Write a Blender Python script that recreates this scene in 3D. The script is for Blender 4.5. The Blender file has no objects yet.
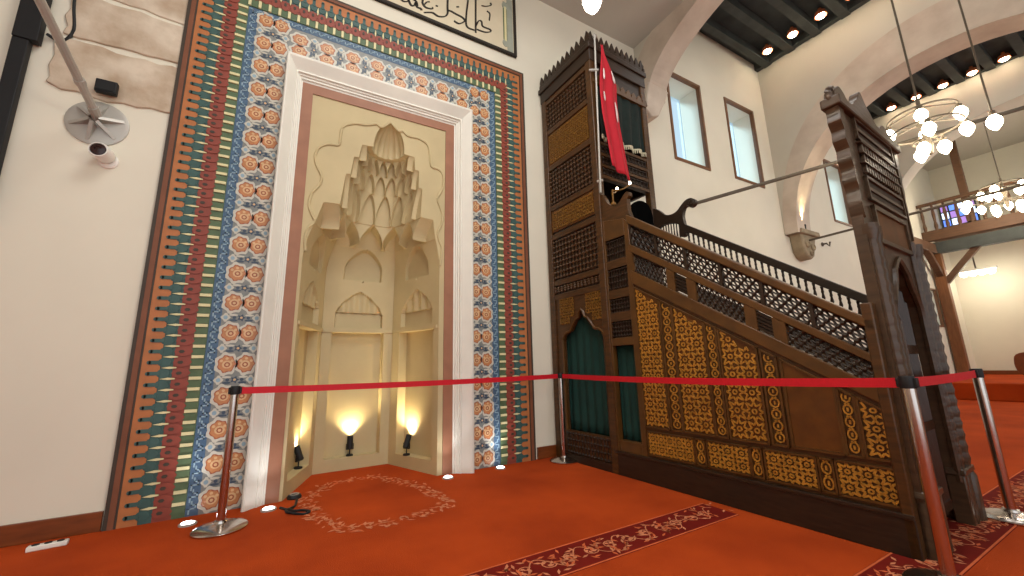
import bpy, math, random
from mathutils import Vector, Matrix
random.seed(4)
C = bpy.context.scene.collection
PI = math.pi

# ------------------------------------------------------------------ camera, world, exposure
cam_data = bpy.data.cameras.new('camera')
cam = bpy.data.objects.new('camera', cam_data)
C.objects.link(cam)
cam_data.sensor_width = 36.0
cam_data.lens = 36.0 * 390.0 / 1024.0
cam_data.clip_start = 0.02
YAW, PITCH, ROLL = math.radians(29.5), math.radians(11.2), math.radians(-1.4)
fwd = Vector((math.sin(YAW) * math.cos(PITCH), math.cos(YAW) * math.cos(PITCH), math.sin(PITCH)))
rt0 = Vector((math.cos(YAW), -math.sin(YAW), 0))
up0 = rt0.cross(fwd)
rt = math.cos(ROLL) * rt0 + math.sin(ROLL) * up0
up = -math.sin(ROLL) * rt0 + math.cos(ROLL) * up0
m4 = Matrix((rt, up, -fwd)).transposed().to_4x4()
m4.translation = Vector((0, 0, 1.08))
cam.matrix_world = m4
bpy.context.scene.camera = cam

world = bpy.data.worlds.new('world')
bpy.context.scene.world = world
world.use_nodes = True
bg = world.node_tree.nodes['Background']
bg.inputs[0].default_value = (0.93, 0.975, 1.0, 1)
bg.inputs[1].default_value = 1.05

vs = bpy.context.scene.view_settings
vs.view_transform = 'Standard'
vs.look = 'None'
vs.gamma = 1.0
vs.use_curve_mapping = False
vs.exposure = 0.6


def lamp(name, kind, loc, power, color=(1, 0.9, 0.75), size=0.1, target=None, spot=None, blend=0.6, parent=None):
    d = bpy.data.lights.new(name, kind)
    d.energy = power
    d.color = color
    if kind == 'AREA':
        d.size = size
    else:
        d.shadow_soft_size = size
    if spot:
        d.spot_size = math.radians(spot)
        d.spot_blend = blend
    o = bpy.data.objects.new(name, d)
    C.objects.link(o)
    o.location = loc
    if target is not None:
        o.rotation_euler = (Vector(target) - Vector(loc)).to_track_quat('-Z', 'Y').to_euler()
    return o


# soft light of the lamps hung under the vaults
lamp('mihrab_bay_light', 'AREA', (0.9, 1.0, 6.3), 100, (1, 0.99, 0.95), 2.5, (0.9, 1.0, 0))
lamp('middle_bay_light', 'AREA', (7.0, 1.2, 7.6), 28, (1, 0.97, 0.92), 2.5, (7.0, 1.2, 0))
lamp('far_bay_light', 'AREA', (11.8, 1.2, 7.6), 30, (1, 0.97, 0.92), 2.5, (11.8, 1.2, 0))
lamp('gallery_bay_light', 'AREA', (16.5, 0.6, 7.4), 40, (1, 0.95, 0.84), 2.5, (16.8, 0.8, 0))


# daylight falling through the windows from outside, high on the left
sd = bpy.data.lights.new('sun', 'SUN')
sd.energy = 13.0
sd.color = (0.62, 0.85, 1.0)
sd.angle = math.radians(12)
so = bpy.data.objects.new('sun', sd)
C.objects.link(so)
so.rotation_euler = Vector((0.80, -0.34, -0.34)).to_track_quat('-Z', 'Y').to_euler()


# ------------------------------------------------------------------ materials
def lin(c):
    c = c / 255.0
    return c / 12.92 if c <= 0.04045 else ((c + 0.055) / 1.055) ** 2.4


def rgb(r, g, b):
    return (lin(r), lin(g), lin(b), 1.0)


def mat(name, col, rough=0.6, var=0.12, scale=8.0, metal=0.0, bump=0.0, stretch=(1, 1, 1), col2=None, spec=0.4, detail=4.0, bump_scale=None):
    m = bpy.data.materials.new(name)
    m.use_nodes = True
    nt = m.node_tree
    b = nt.nodes['Principled BSDF']
    b.inputs['Roughness'].default_value = rough
    b.inputs['Metallic'].default_value = metal
    b.inputs['Specular IOR Level'].default_value = spec
    tc = nt.nodes.new('ShaderNodeTexCoord')
    mp = nt.nodes.new('ShaderNodeMapping')
    mp.inputs['Scale'].default_value = stretch
    nz = nt.nodes.new('ShaderNodeTexNoise')
    nz.inputs['Scale'].default_value = scale
    nz.inputs['Detail'].default_value = detail
    nt.links.new(tc.outputs['Object'], mp.inputs['Vector'])
    nt.links.new(mp.outputs['Vector'], nz.inputs['Vector'])
    rp = nt.nodes.new('ShaderNodeValToRGB')
    if col2 is None:
        a = [max(0, c * (1 - var)) for c in col[:3]] + [1]
        d = [min(1, c * (1 + var)) for c in col[:3]] + [1]
    else:
        a, d = col, col2
    rp.color_ramp.elements[0].position = 0.3
    rp.color_ramp.elements[1].position = 0.7
    rp.color_ramp.elements[0].color = a
    rp.color_ramp.elements[1].color = d
    nt.links.new(nz.outputs['Fac'], rp.inputs['Fac'])
    nt.links.new(rp.outputs['Color'], b.inputs['Base Color'])
    if bump:
        bp = nt.nodes.new('ShaderNodeBump')
        bp.inputs['Strength'].default_value = bump
        bp.inputs['Distance'].default_value = 0.02
        if bump_scale:
            n2 = nt.nodes.new('ShaderNodeTexNoise')
            n2.inputs['Scale'].default_value = bump_scale
            n2.inputs['Detail'].default_value = 3
            nt.links.new(tc.outputs['Object'], n2.inputs['Vector'])
            nt.links.new(n2.outputs['Fac'], bp.inputs['Height'])
        else:
            nt.links.new(nz.outputs['Fac'], bp.inputs['Height'])
        nt.links.new(bp.outputs['Normal'], b.inputs['Normal'])
    return m


def glow(name, col, strength):
    m = bpy.data.materials.new(name)
    m.use_nodes = True
    b = m.node_tree.nodes['Principled BSDF']
    b.inputs['Base Color'].default_value = col
    b.inputs['Emission Color'].default_value = col
    b.inputs['Emission Strength'].default_value = strength
    return m


PLASTER = mat('white_plaster', rgb(224, 218, 200), 0.85, 0.03, 1.5, bump=0.04)
PLASTER_G = mat('grey_plaster', rgb(196, 190, 176), 0.85, 0.04, 1.2, bump=0.05)
CEILP = mat('ceiling_plaster', rgb(186, 182, 172), 0.9, 0.05, 1.0)
STONE = mat('pink_stone', rgb(184, 168, 152), 0.85, 0.1, 3.0, bump=0.1, col2=rgb(204, 190, 174))
RAWSTONE = mat('weathered_stone', rgb(176, 154, 130), 0.9, 0.2, 5.0, bump=0.5, col2=rgb(214, 200, 180), detail=8)
CORBEL = mat('corbel_stone', rgb(150, 135, 110), 0.9, 0.2, 6.0, bump=0.4)
GOLDPL = mat('niche_stone', rgb(190, 173, 132), 0.6, 0.07, 2.5, bump=0.06)
PINKM = mat('red_marble', rgb(150, 102, 76), 0.5, 0.1, 6.0)
MARBLE = mat('pale_marble', rgb(222, 219, 208), 0.4, 0.05, 3.0)
CARPET = mat('carpet', rgb(154, 56, 18), 0.95, 0.1, 1.6, bump=0.35, bump_scale=140, col2=rgb(184, 72, 24), spec=0.1)
CARPET_RED = mat('carpet_border', rgb(108, 26, 18), 0.95, 0.12, 6.0, spec=0.1)
CARPET_CREAM = mat('carpet_cream', rgb(202, 128, 92), 0.95, 0.15, 12.0, spec=0.1)
CARPET_PINK = mat('carpet_pink', rgb(200, 100, 60), 0.95, 0.15, 12.0, spec=0.1)
CARPET_DARK = mat('carpet_dark', rgb(146, 40, 14), 0.95, 0.1, 8.0, spec=0.1)
WOOD = mat('dark_walnut', rgb(56, 36, 14), 0.42, 0.3, 7.0, bump=0.08, stretch=(1, 1, 6), col2=rgb(84, 52, 20))
WOODD = mat('black_walnut', rgb(42, 27, 15), 0.45, 0.3, 9.0, bump=0.08, stretch=(1, 1, 5))
WOODM = mat('rail_walnut', rgb(84, 54, 20), 0.4, 0.25, 7.0, bump=0.05)
WOODLIT = mat('daylit_walnut', rgb(70, 52, 37), 0.28, 0.25, 8.0, bump=0.1, stretch=(1, 1, 5))  # portal walnut, the grey sheen of daylight put into its colour
WOODDOOR = mat('door_walnut', rgb(58, 38, 26), 0.25, 0.25, 8.0, bump=0.1, stretch=(6, 6, 1))
PANELW = mat('amber_wood', rgb(92, 54, 14), 0.45, 0.25, 9.0)
GOLD = mat('gilt_inlay', rgb(172, 120, 42), 0.45, 0.25, 20.0)
GOLDD = mat('dull_gilt', rgb(120, 82, 26), 0.5, 0.25, 20.0)
SKIRT = mat('skirting_wood', rgb(116, 58, 22), 0.4, 0.2, 6.0, stretch=(1, 6, 6))
BEAM = mat('gallery_wood', rgb(88, 60, 40), 0.6, 0.2, 4.0, stretch=(6, 1, 6))
POSTW = mat('post_wood', rgb(120, 76, 42), 0.6, 0.2, 4.0, stretch=(6, 6, 1))
BEAMD = mat('dark_beam', rgb(60, 64, 62), 0.7, 0.2, 5.0)
CEILW = mat('dark_ceiling_board', rgb(48, 54, 56), 0.7, 0.25, 4.0)
TRIMW = mat('window_trim', rgb(116, 78, 50), 0.5, 0.15, 6.0)
CHROME = mat('steel', rgb(190, 182, 176), 0.18, 0.03, 4.0, metal=1.0)
STEELM = mat('brushed_steel', rgb(176, 172, 164), 0.4, 0.05, 8.0, metal=0.25)
IRON = mat('iron_rod', rgb(98, 88, 74), 0.6, 0.15, 8.0, metal=0.3)
BLACK = mat('black_plastic', rgb(20, 20, 22), 0.6, 0.1, 10.0)
WHITEP = mat('white_plastic', rgb(232, 228, 220), 0.4, 0.02, 4.0)
LENS = mat('dark_lens', rgb(44, 20, 18), 0.15, 0.1, 10.0)
SHADOWB = mat('shadow_black', rgb(10, 10, 10), 1.0, 0.1, 10.0, spec=0.0)  # dead black for the form that stands for the arch shadow
GLOWSHADE = mat('glow_tinted_shade', rgb(206, 118, 78), 0.45, 0.1, 10.0)  # orange glow round the ceiling bulbs put into the shade colour
BELT = mat('red_webbing', rgb(196, 16, 34), 0.6, 0.06, 60.0)
FLAG = mat('red_cloth', rgb(176, 16, 36), 0.75, 0.08, 5.0)
WHITEC = mat('white_cloth', rgb(238, 226, 222), 0.75, 0.03, 8.0)
TEAL = mat('teal_cloth', rgb(14, 54, 48), 0.85, 0.15, 5.0)
GREENC = mat('dark_green_velvet', rgb(16, 30, 26), 0.9, 0.3, 12.0)
CREAMF = mat('cream_fringe', rgb(196, 188, 160), 0.8, 0.1, 20.0)
T_ORANGE = mat('painted_orange', rgb(176, 110, 64), 0.5, 0.1, 10.0)
T_BROWN = mat('painted_brown', rgb(122, 74, 50), 0.55, 0.1, 10.0)
T_DARK = mat('painted_dark', rgb(66, 56, 46), 0.55, 0.1, 10.0)
T_TEAL = mat('painted_teal', rgb(60, 90, 86), 0.5, 0.12, 12.0)
T_RED = mat('painted_red', rgb(138, 66, 52), 0.5, 0.12, 12.0)
T_GREEN = mat('painted_green', rgb(84, 104, 74), 0.5, 0.12, 12.0)
T_CREAM = mat('painted_cream', rgb(216, 208, 160), 0.5, 0.06, 12.0)
T_BLUE = mat('painted_blue', rgb(70, 96, 122), 0.45, 0.12, 12.0)
T_LBLUE = mat('painted_light_blue', rgb(138, 164, 178), 0.45, 0.1, 12.0)
T_GROUND = mat('tile_ground', rgb(126, 128, 124), 0.35, 0.15, 14.0)
T_WHITE = mat('tile_white', rgb(194, 190, 176), 0.35, 0.05, 14.0)
T_PALM = mat('tile_orange', rgb(184, 124, 80), 0.35, 0.1, 20.0)
T_PALM2 = mat('tile_tan', rgb(206, 170, 126), 0.35, 0.1, 20.0)
T_RUST = mat('tile_rust', rgb(152, 84, 56), 0.35, 0.1, 20.0)
T_NAVY = mat('tile_navy', rgb(62, 76, 92), 0.35, 0.15, 20.0)
SLAB = mat('calligraphy_slab', rgb(214, 202, 174), 0.6, 0.05, 4.0)
INK = mat('black_ink', rgb(42, 36, 30), 0.6, 0.1, 10.0)
SAGE = mat('sage_paint', rgb(158, 162, 148), 0.6, 0.08, 10.0)
BULB = glow('bulb_glow', (1.0, 0.88, 0.66, 1), 14)
SPOTG = glow('spot_glow', (1.0, 0.86, 0.62, 1), 25)
FLOORG = glow('floor_lamp_glow', (0.95, 0.97, 1.0, 1), 12)
PANE = bpy.data.materials.new('window_glass')
PANE.use_nodes = True
_nt = PANE.node_tree
_tr = _nt.nodes.new('ShaderNodeBsdfTransparent')
_tr.inputs[0].default_value = (0.9, 0.97, 1.0, 1)
_em = _nt.nodes.new('ShaderNodeEmission')
_em.inputs[0].default_value = (0.55, 0.78, 0.95, 1)
_em.inputs[1].default_value = 0.55
_ad = _nt.nodes.new('ShaderNodeMixShader')
_ad.inputs[0].default_value = 0.6
_nt.links.new(_tr.outputs[0], _ad.inputs[1])
_nt.links.new(_em.outputs[0], _ad.inputs[2])
_nt.links.new(_ad.outputs[0], _nt.nodes['Material Output'].inputs[0])
LEDG = glow('led_panel_glow', (1.0, 0.96, 0.86, 1), 9)
ST_BLUE = glow('stained_blue', (0.10, 0.22, 0.8, 1), 1.1)
ST_WHITE = glow('stained_white', (0.62, 0.74, 0.95, 1), 1.2)
ST_RED = glow('stained_violet', (0.32, 0.18, 0.5, 1), 0.9)


# ------------------------------------------------------------------ mesh helpers
class MB:
    def __init__(s):
        s.v, s.f, s.m = [], [], []

    def add(s, vs, fs, m=0):
        n = len(s.v)
        s.v += [tuple(p) for p in vs]
        for f in fs:
            s.f.append(tuple(n + i for i in f))
            s.m.append(m)

    def box(s, x0, x1, y0, y1, z0, z1, m=0):
        s.add([(x0, y0, z0), (x1, y0, z0), (x1, y1, z0), (x0, y1, z0), (x0, y0, z1), (x1, y0, z1), (x1, y1, z1), (x0, y1, z1)],
              [(0, 3, 2, 1), (4, 5, 6, 7), (0, 1, 5, 4), (1, 2, 6, 5), (2, 3, 7, 6), (3, 0, 4, 7)], m)

    def prism(s, poly, fn, d0, d1, m=0):
        """closed polygon of 2-D points, fn(a, b, d) gives 3-D"""
        n = len(poly)
        vs = [fn(a, b, d0) for a, b in poly] + [fn(a, b, d1) for a, b in poly]
        fs = [tuple(range(n)), tuple(range(2 * n - 1, n - 1, -1))]
        fs += [(i, n + i, n + (i + 1) % n, (i + 1) % n) for i in range(n)]
        s.add(vs, fs, m)

    def bar(s, p, q, w, h, upv=(0, 0, 1), m=0):
        p, q = Vector(p), Vector(q)
        d = (q - p).normalized()
        u = Vector(upv)
        a = d.cross(u)
        if a.length < 1e-5:
            a = d.cross(Vector((1, 0, 0)))
        a.normalize()
        b = a.cross(d)
        vs = []
        for c in (p, q):
            for i, j in ((-1, -1), (1, -1), (1, 1), (-1, 1)):
                vs.append(c + a * (i * w / 2) + b * (j * h / 2))
        s.add(vs, [(0, 1, 2, 3), (7, 6, 5, 4), (0, 4, 5, 1), (1, 5, 6, 2), (2, 6, 7, 3), (3, 7, 4, 0)], m)

    def tube(s, path, r, n=8, m=0, closed=False):
        path = [Vector(p) for p in path]
        k = len(path)
        rs = r if isinstance(r, (list, tuple)) else [r] * k
        vs = []
        ref = Vector((0.123, 0.3, 1)).normalized()
        for i, p in enumerate(path):
            if closed:
                d = path[(i + 1) % k] - path[i - 1]
            else:
                d = path[min(i + 1, k - 1)] - path[max(i - 1, 0)]
            d.normalize()
            a = d.cross(ref)
            if a.length < 1e-3:
                a = d.cross(Vector((1, 0, 0)))
            a.normalize()
            b = d.cross(a)
            for j in range(n):
                t = 2 * PI * j / n
                vs.append(p + (a * math.cos(t) + b * math.sin(t)) * rs[i])
        fs = []
        for i in range(k if closed else k - 1):
            i2 = (i + 1) % k
            for j in range(n):
                fs.append((i * n + j, i * n + (j + 1) % n, i2 * n + (j + 1) % n, i2 * n + j))
        if not closed:
            fs.append(tuple(range(n - 1, -1, -1)))
            fs.append(tuple(range((k - 1) * n, k * n)))
        s.add(vs, fs, m)

    def lathe(s, prof, n=16, o=(0, 0, 0), ax=(0, 0, 1), m=0):
        """prof: (radius, height) pairs along the axis"""
        o = Vector(o)
        q = Vector((0, 0, 1)).rotation_difference(Vector(ax).normalized())
        vs, fs = [], []
        for r, h in prof:
            for j in range(n):
                t = 2 * PI * j / n
                vs.append(o + q @ Vector((r * math.cos(t), r * math.sin(t), h)))
        k = len(prof)
        for i in range(k - 1):
            for j in range(n):
                fs.append((i * n + j, i * n + (j + 1) % n, (i + 1) * n + (j + 1) % n, (i + 1) * n + j))
        if prof[0][0] > 1e-6:
            fs.append(tuple(range(n - 1, -1, -1)))
        if prof[-1][0] > 1e-6:
            fs.append(tuple(range((k - 1) * n, k * n)))
        s.add(vs, fs, m)


def frame_of(o):
    return Matrix.Translation(o.location) @ o.rotation_euler.to_matrix().to_4x4()


def world_frame(o):
    f = frame_of(o)
    while o.parent:
        o = o.parent
        f = frame_of(o) @ f
    return f


def obj(name, mb, mats, parent=None, local=False, smooth=True, bevel=0.0, angle=35):
    """one mesh object; vertices are in world space unless local (then in the parent's space)"""
    me = bpy.data.meshes.new(name)
    vs = mb.v
    if parent is not None and not local:
        inv = world_frame(parent).inverted()
        vs = [tuple(inv @ Vector(p)) for p in vs]
    me.from_pydata(vs, [], mb.f)
    if not isinstance(mats, (list, tuple)):
        mats = [mats]
    for m in mats:
        me.materials.append(m)
    me.polygons.foreach_set('material_index', mb.m)
    me.update()
    if smooth:
        me.polygons.foreach_set('use_smooth', [True] * len(me.polygons))
        try:
            me.set_sharp_from_angle(angle=math.radians(angle))
        except Exception:
            pass
    o = bpy.data.objects.new(name, me)
    C.objects.link(o)
    if parent is not None:
        o.parent = parent
    if bevel:
        b = o.modifiers.new('edge', 'BEVEL')
        b.width = bevel
        b.segments = 2
        b.limit_method = 'ANGLE'
        b.angle_limit = math.radians(50)
    return o


def tag(o, label, cat, group=None):
    o['label'] = label
    o['category'] = cat
    if group:
        o['group'] = group
    return o


def thing(name, label, cat, loc=(0, 0, 0), rotz=0.0, group=None):
    o = bpy.data.objects.new(name, None)
    o.empty_display_size = 0.1
    C.objects.link(o)
    o.location = loc
    o.rotation_euler = (0, 0, rotz)
    return tag(o, label, cat, group)


def struct(name, mb, mats, parent=None, **k):
    o = obj(name, mb, mats, parent, **k)
    o['kind'] = 'structure'
    return o


def copy_thing(root, loc, label=None, rotz=None):
    r = root.copy()
    C.objects.link(r)
    r.location = loc
    if rotz is not None:
        r.rotation_euler = (0, 0, rotz)
    if label:
        r['label'] = label
    for ch in list(root.children):
        c = ch.copy()
        C.objects.link(c)
        c.parent = r
        for g in list(ch.children):
            d = g.copy()
            C.objects.link(d)
            d.parent = c
    return r


XYZ = lambda a, b, d: (a, b, d)
W = 4.1                                     # plane of the qibla wall


def onwall(a, b, d):                        # a = x, b = z, d = distance in front of the wall
    return (a, W - d, b)


def smooth01(x):
    x = max(0.0, min(1.0, x))
    return x * x * (3 - 2 * x)


def arc_pts(cx, cz, rx, rz, t0, t1, n):
    return [(cx + rx * math.cos(math.radians(t0 + (t1 - t0) * i / n)), cz + rz * math.sin(math.radians(t0 + (t1 - t0) * i / n))) for i in range(n + 1)]


# ------------------------------------------------------------------ floor
mb = MB()
mb.box(-5, 22, -5, 5.0, -0.12, 0.0)
floor = struct('floor', mb, CARPET, smooth=False)


def scroll_band(y0, y1, x0, x1, seed):
    """dark red woven strip with scrolling cream leaves"""
    rnd = random.Random(seed)
    b = MB()
    b.box(x0, x1, y0, y1, 0.0, 0.002, 0)
    h = (y1 - y0)
    yc = (y0 + y1) / 2
    for yy in (y0 + 0.008, y1 - 0.008):
        b.box(x0, x1, yy - 0.005, yy + 0.005, 0.0, 0.003, 2)
    x = x0
    amp = h * 0.26
    per = 0.30
    n = int((x1 - x0) / 0.02)
    pts = [(x0 + i * 0.02, yc + amp * math.sin(2 * PI * (x0 + i * 0.02) / per)) for i in range(n)]
    def ribbon(ps, w, m):
        for (ax, ay), (bx, by) in zip(ps, ps[1:]):
            dx, dy = bx - ax, by - ay
            l = math.hypot(dx, dy) or 1
            nx, ny = -dy / l * w / 2, dx / l * w / 2
            b.add([(ax + nx, ay + ny, 0.0032), (bx + nx, by + ny, 0.0032), (bx - nx, by - ny, 0.0032), (ax - nx, ay - ny, 0.0032)], [(0, 3, 2, 1)], m)
    ribbon(pts, 0.007, 1)
    k = 0
    while x < x1 - 0.2:
        s = 1 if k % 2 == 0 else -1
        cx, cy = x + per / 4, yc + s * amp * 0.2
        # spiral tendril
        sp = [(cx + (0.052 - 0.04 * t / 12) * math.cos(s * (0.5 + t * 0.62)), cy - s * 0.02 + (0.052 - 0.04 * t / 12) * math.sin(s * (0.5 + t * 0.62))) for t in range(13)]
        ribbon(sp, 0.007, 1)
        for q in range(5):                   # petals
            t = 2 * PI * q / 5 + rnd.random()
            px, py = cx + 0.026 * math.cos(t), cy - s * 0.02 + 0.026 * math.sin(t)
            leaf = [(px + 0.017 * math.cos(t + a) * (1 if i % 2 else 0.6), py + 0.017 * math.sin(t + a) * (1 if i % 2 else 0.6)) for i, a in enumerate([0, 1.2, 2.4, 3.7, 5.0])]
            b.add([(u, v, 0.0034) for u, v in leaf], [tuple(range(5))], 1)
        for q in range(13):                  # small leaves along the stem
            lx = x + rnd.random() * per
            ly = yc + (rnd.random() - 0.5) * h * 0.72
            t = rnd.random() * PI
            l, w = 0.028, 0.009
            d = (math.cos(t), math.sin(t))
            b.add([(lx + d[0] * l, ly + d[1] * l, 0.0036), (lx - d[1] * w, ly + d[0] * w, 0.0036), (lx - d[0] * l, ly - d[1] * l, 0.0036), (lx + d[1] * w, ly - d[0] * w, 0.0036)], [(0, 1, 2, 3)], 1 if q % 2 else 2)
        x += per / 2
        k += 1
    o = struct('woven_border', b, [CARPET_RED, CARPET_CREAM, CARPET_PINK], floor, smooth=False)
    o['label'] = 'dark red strip of pale scrolling leaves'


scroll_band(1.865, 2.155, -4.0, 2.86, 1)
scroll_band(0.82, 1.10, 2.2, 14.0, 2)

# woven medallion in front of the niche: pointed outline of pale leaves
b = MB()
out = [(0.20, 4.02), (0.42, 4.42), (0.82, 4.46), (1.14, 3.86), (1.20, 3.22), (0.95, 3.14), (0.70, 3.10), (0.41, 3.14), (0.26, 3.50)]
rnd = random.Random(9)
n = len(out)
for i in range(n):
    a, c = out[i], out[(i + 1) % n]
    L = math.hypot(c[0] - a[0], c[1] - a[1])
    k = max(2, int(L / 0.045))
    for j in range(k):
        f = j / k
        for q in range(5):
            px = a[0] + (c[0] - a[0]) * f + rnd.uniform(-0.065, 0.065)
            py = a[1] + (c[1] - a[1]) * f + rnd.uniform(-0.065, 0.065)
            t = rnd.random() * PI
            l, w = rnd.uniform(0.018, 0.042), rnd.uniform(0.008, 0.015)
            d = (math.cos(t), math.sin(t))
            b.add([(px + d[0] * l, py + d[1] * l, 0.002 + 0.0004 * q), (px - d[1] * w, py + d[0] * w, 0.002 + 0.0004 * q), (px - d[0] * l, py - d[1] * l, 0.002 + 0.0004 * q), (px + d[1] * w, py - d[0] * w, 0.002 + 0.0004 * q)], [(0, 1, 2, 3)], 0 if q < 2 else 1)
o = struct('woven_medallion', b, [CARPET_PINK, CARPET_CREAM], floor, smooth=False)
o['label'] = 'pale leafy outline woven in front of the niche'

# ------------------------------------------------------------------ qibla wall with its openings
WIN = [(5.76, 6.68, 4.66, 6.41), (7.57, 8.54, 4.70, 6.45), (11.7, 12.62, 4.47, 6.10), (17.36, 17.98, 1.98, 3.12)]
HOLES = WIN + [(-0.06, 1.48, 0.0, 3.95)]


def holed_wall(x0, x1, z0, z1, y0, y1, holes):
    b = MB()
    xs = sorted({x0, x1, *[h[0] for h in holes], *[h[1] for h in holes]})
    zs = sorted({z0, z1, *[h[2] for h in holes], *[h[3] for h in holes]})
    xs = [x for x in xs if x0 <= x <= x1]
    zs = [z for z in zs if z0 <= z <= z1]
    for i in range(len(xs) - 1):
        j = 0
        while j < len(zs) - 1:
            inside = lambda jj: any(h[0] - 1e-6 <= xs[i] and xs[i + 1] <= h[1] + 1e-6 and h[2] - 1e-6 <= zs[jj] and zs[jj + 1] <= h[3] + 1e-6 for h in holes)
            if inside(j):
                j += 1
                continue
            k = j
            while k < len(zs) - 1 and not inside(k):
                k += 1
            b.box(xs[i], xs[i + 1], y0, y1, zs[j], zs[k])
            j = k
    return b


struct('wall_qibla', holed_wall(-5.0, 26.0, 0.0, 9.0, W, W + 0.5, HOLES), PLASTER, smooth=False)

for n, (x0, x1, z0, z1) in enumerate(WIN):
    wt = bpy.data.objects.new('window_%d' % (n + 1), None)
    C.objects.link(wt)
    wt.location = (x0, W, z0)
    wt['kind'] = 'structure'
    b = MB()
    t = 0.045
    b.box(x0 - t, x0 + 0.006, W - 0.02, W + 0.05, z0 - t, z1 + t)
    b.box(x1 - 0.006, x1 + t, W - 0.02, W + 0.05, z0 - t, z1 + t)
    b.box(x0, x1, W - 0.02, W + 0.05, z0 - t, z0 + 0.006)
    b.box(x0, x1, W - 0.02, W + 0.05, z1 - 0.006, z1 + t)
    struct('window_frame', b, TRIMW, wt, smooth=False)
    b = MB()
    b.box(x0, x1, W + 0.43, W + 0.45, z0, z1)
    struct('window_pane', b, PANE, wt, smooth=False)

# skirting boards
b = MB()
b.box(-5, -1.08, W - 0.025, W, 0, 0.13)
struct('baseboard_left', b, SKIRT, smooth=False, bevel=0.004)
b = MB()
b.box(2.60, 2.90, W - 0.025, W, 0, 0.13)
b.box(3.95, 21.0, W - 0.025, W, 0, 0.13)
struct('baseboard_right', b, SKIRT, smooth=False, bevel=0.004)

# old stone blocks left bare in the plaster above
blk = [(-1.83, -1.02, 3.30, 3.78, -0.05), (-1.80, -1.03, 3.79, 4.22, 0.02), (-1.82, -0.98, 4.23, 4.75, 0.0), (-1.8, -1.0, 4.76, 5.3, 0.03)]
b = MB()
for x0, x1, z0, z1, sk in blk:
    poly = []
    rnd = random.Random(int(z0 * 100))
    N = 9
    for i in range(N):
        poly.append((x0 + (x1 - x0) * i / N, z0 + rnd.uniform(-0.02, 0.02) + 0.03 * (i in (0,))))
    poly.append((x1, z0 + 0.02))
    for i in range(1, 5):
        poly.append((x1 + rnd.uniform(-0.03, 0.02), z0 + (z1 - z0) * i / 5))
    for i in range(N + 1):
        poly.append((x1 - (x1 - x0) * i / N, z1 + rnd.uniform(-0.015, 0.015) - 0.02))
    for i in range(1, 5):
        poly.append((x0 + rnd.uniform(-0.03, 0.02), z1 - (z1 - z0) * i / 5))
    b.prism(poly, onwall, -0.02, 0.012 + 0.006 * (int(z0 * 10) % 2))
struct('trim_1', b, RAWSTONE, bevel=0.008)

# ------------------------------------------------------------------ vault walls, arches and ceilings
def arch_wall(name, x0, x1, y0, y1, z1, yc, half, zs, rise, band, facing, pw=1.0, mats=(PLASTER_G, STONE)):
    """cross wall in the plane x, pierced by an arch; a stone ring stands slightly proud of both faces"""
    fn = lambda a, c, d: (d, a, c)
    N = 40
    ring = []
    for i in range(N + 1):
        t = PI * i / N
        ring.append((yc + half * math.cos(t), zs + rise * (abs(math.sin(t)) ** pw)))
    b = MB()
    # wall above and beside the arch, cut into columns
    for (ya, za), (yb, zb) in zip(ring, ring[1:]):
        b.add([(x0, ya, za), (x0, yb, zb), (x0, yb, z1), (x0, ya, z1), (x1, ya, za), (x1, yb, zb), (x1, yb, z1), (x1, ya, z1)],
              [(0, 1, 2, 3), (7, 6, 5, 4), (0, 4, 5, 1), (3, 2, 6, 7)])
    b.box(x0, x1, ring[0][0], y1, zs, z1)
    b.box(x0, x1, y0, ring[-1][0], 0, z1)
    w = struct(name, b, mats[0], smooth=False)
    b = MB()
    outer = []
    for i in range(N + 1):
        t = PI * i / N
        outer.append((yc + (half + band[0]) * math.cos(t), zs + (rise + band[1]) * (abs(math.sin(t)) ** pw)))
    for i in range(N):
        q = [ring[i], ring[i + 1], outer[i + 1], outer[i]]
        q = [(min(a, y1), c) for a, c in q]
        b.prism(q, fn, x0 - 0.015, x1 + 0.015)
        # soffit lining
    for i in range(N):
        (ya, za), (yb, zb) = ring[i], ring[i + 1]
        b.add([(x0 - 0.015, ya, za - 0.004), (x1 + 0.015, ya, za - 0.004), (x1 + 0.015, yb, zb - 0.004), (x0 - 0.015, yb, zb - 0.004)], [(0, 1, 2, 3)])
    r = struct('arch_ring', b, mats[1], w)
    return w


arch_wall('wall_first_arch', 4.92, 5.30, -5, W, 8.0, 1.45, 2.42, 5.45, 1.12, (0.5, 0.6), 0)
arch_wall('wall_second_arch', 9.10, 9.62, -5, W, 8.0, 1.45, 2.38, 3.68, 2.52, (0.25, 0.72), 0, 0.9)
arch_wall('wall_third_arch', 14.0, 14.5, -5, W, 8.0, 0.9, 2.85, 4.3, 2.5, (0.25, 0.55), 0, 0.9, (PLASTER_G, PLASTER_G))

b = MB()
b.box(-5, 4.92, -5, W, 6.55, 6.75)
ceiling = struct('ceiling', b, CEILP, smooth=False)
def beam_ceiling(name, x0, x1, n_from):
    b = MB()
    b.box(x0, x1, -5, W, 7.86, 8.0, 0)
    y = 3.86
    while y > -4:
        b.box(x0, x1, y - 0.075, y + 0.075, 7.68, 7.86, 1)
        y -= 0.49
    b.box(x0, x0 + 0.12, -5, W, 7.64, 7.86, 1)
    b.box(x1 - 0.12, x1, -5, W, 7.70, 7.86, 1)
    return struct(name, b, [CEILW, BEAMD], smooth=False)
beam_ceiling('ceiling_middle', 5.30, 9.10, 0)
beam_ceiling('ceiling_far', 9.62, 14.0, 0)
b = MB()
b.box(14.5, 20.6, -5, W, 7.86, 8.0)
struct('ceiling_gallery', b, PLASTER_G, smooth=False)

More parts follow.
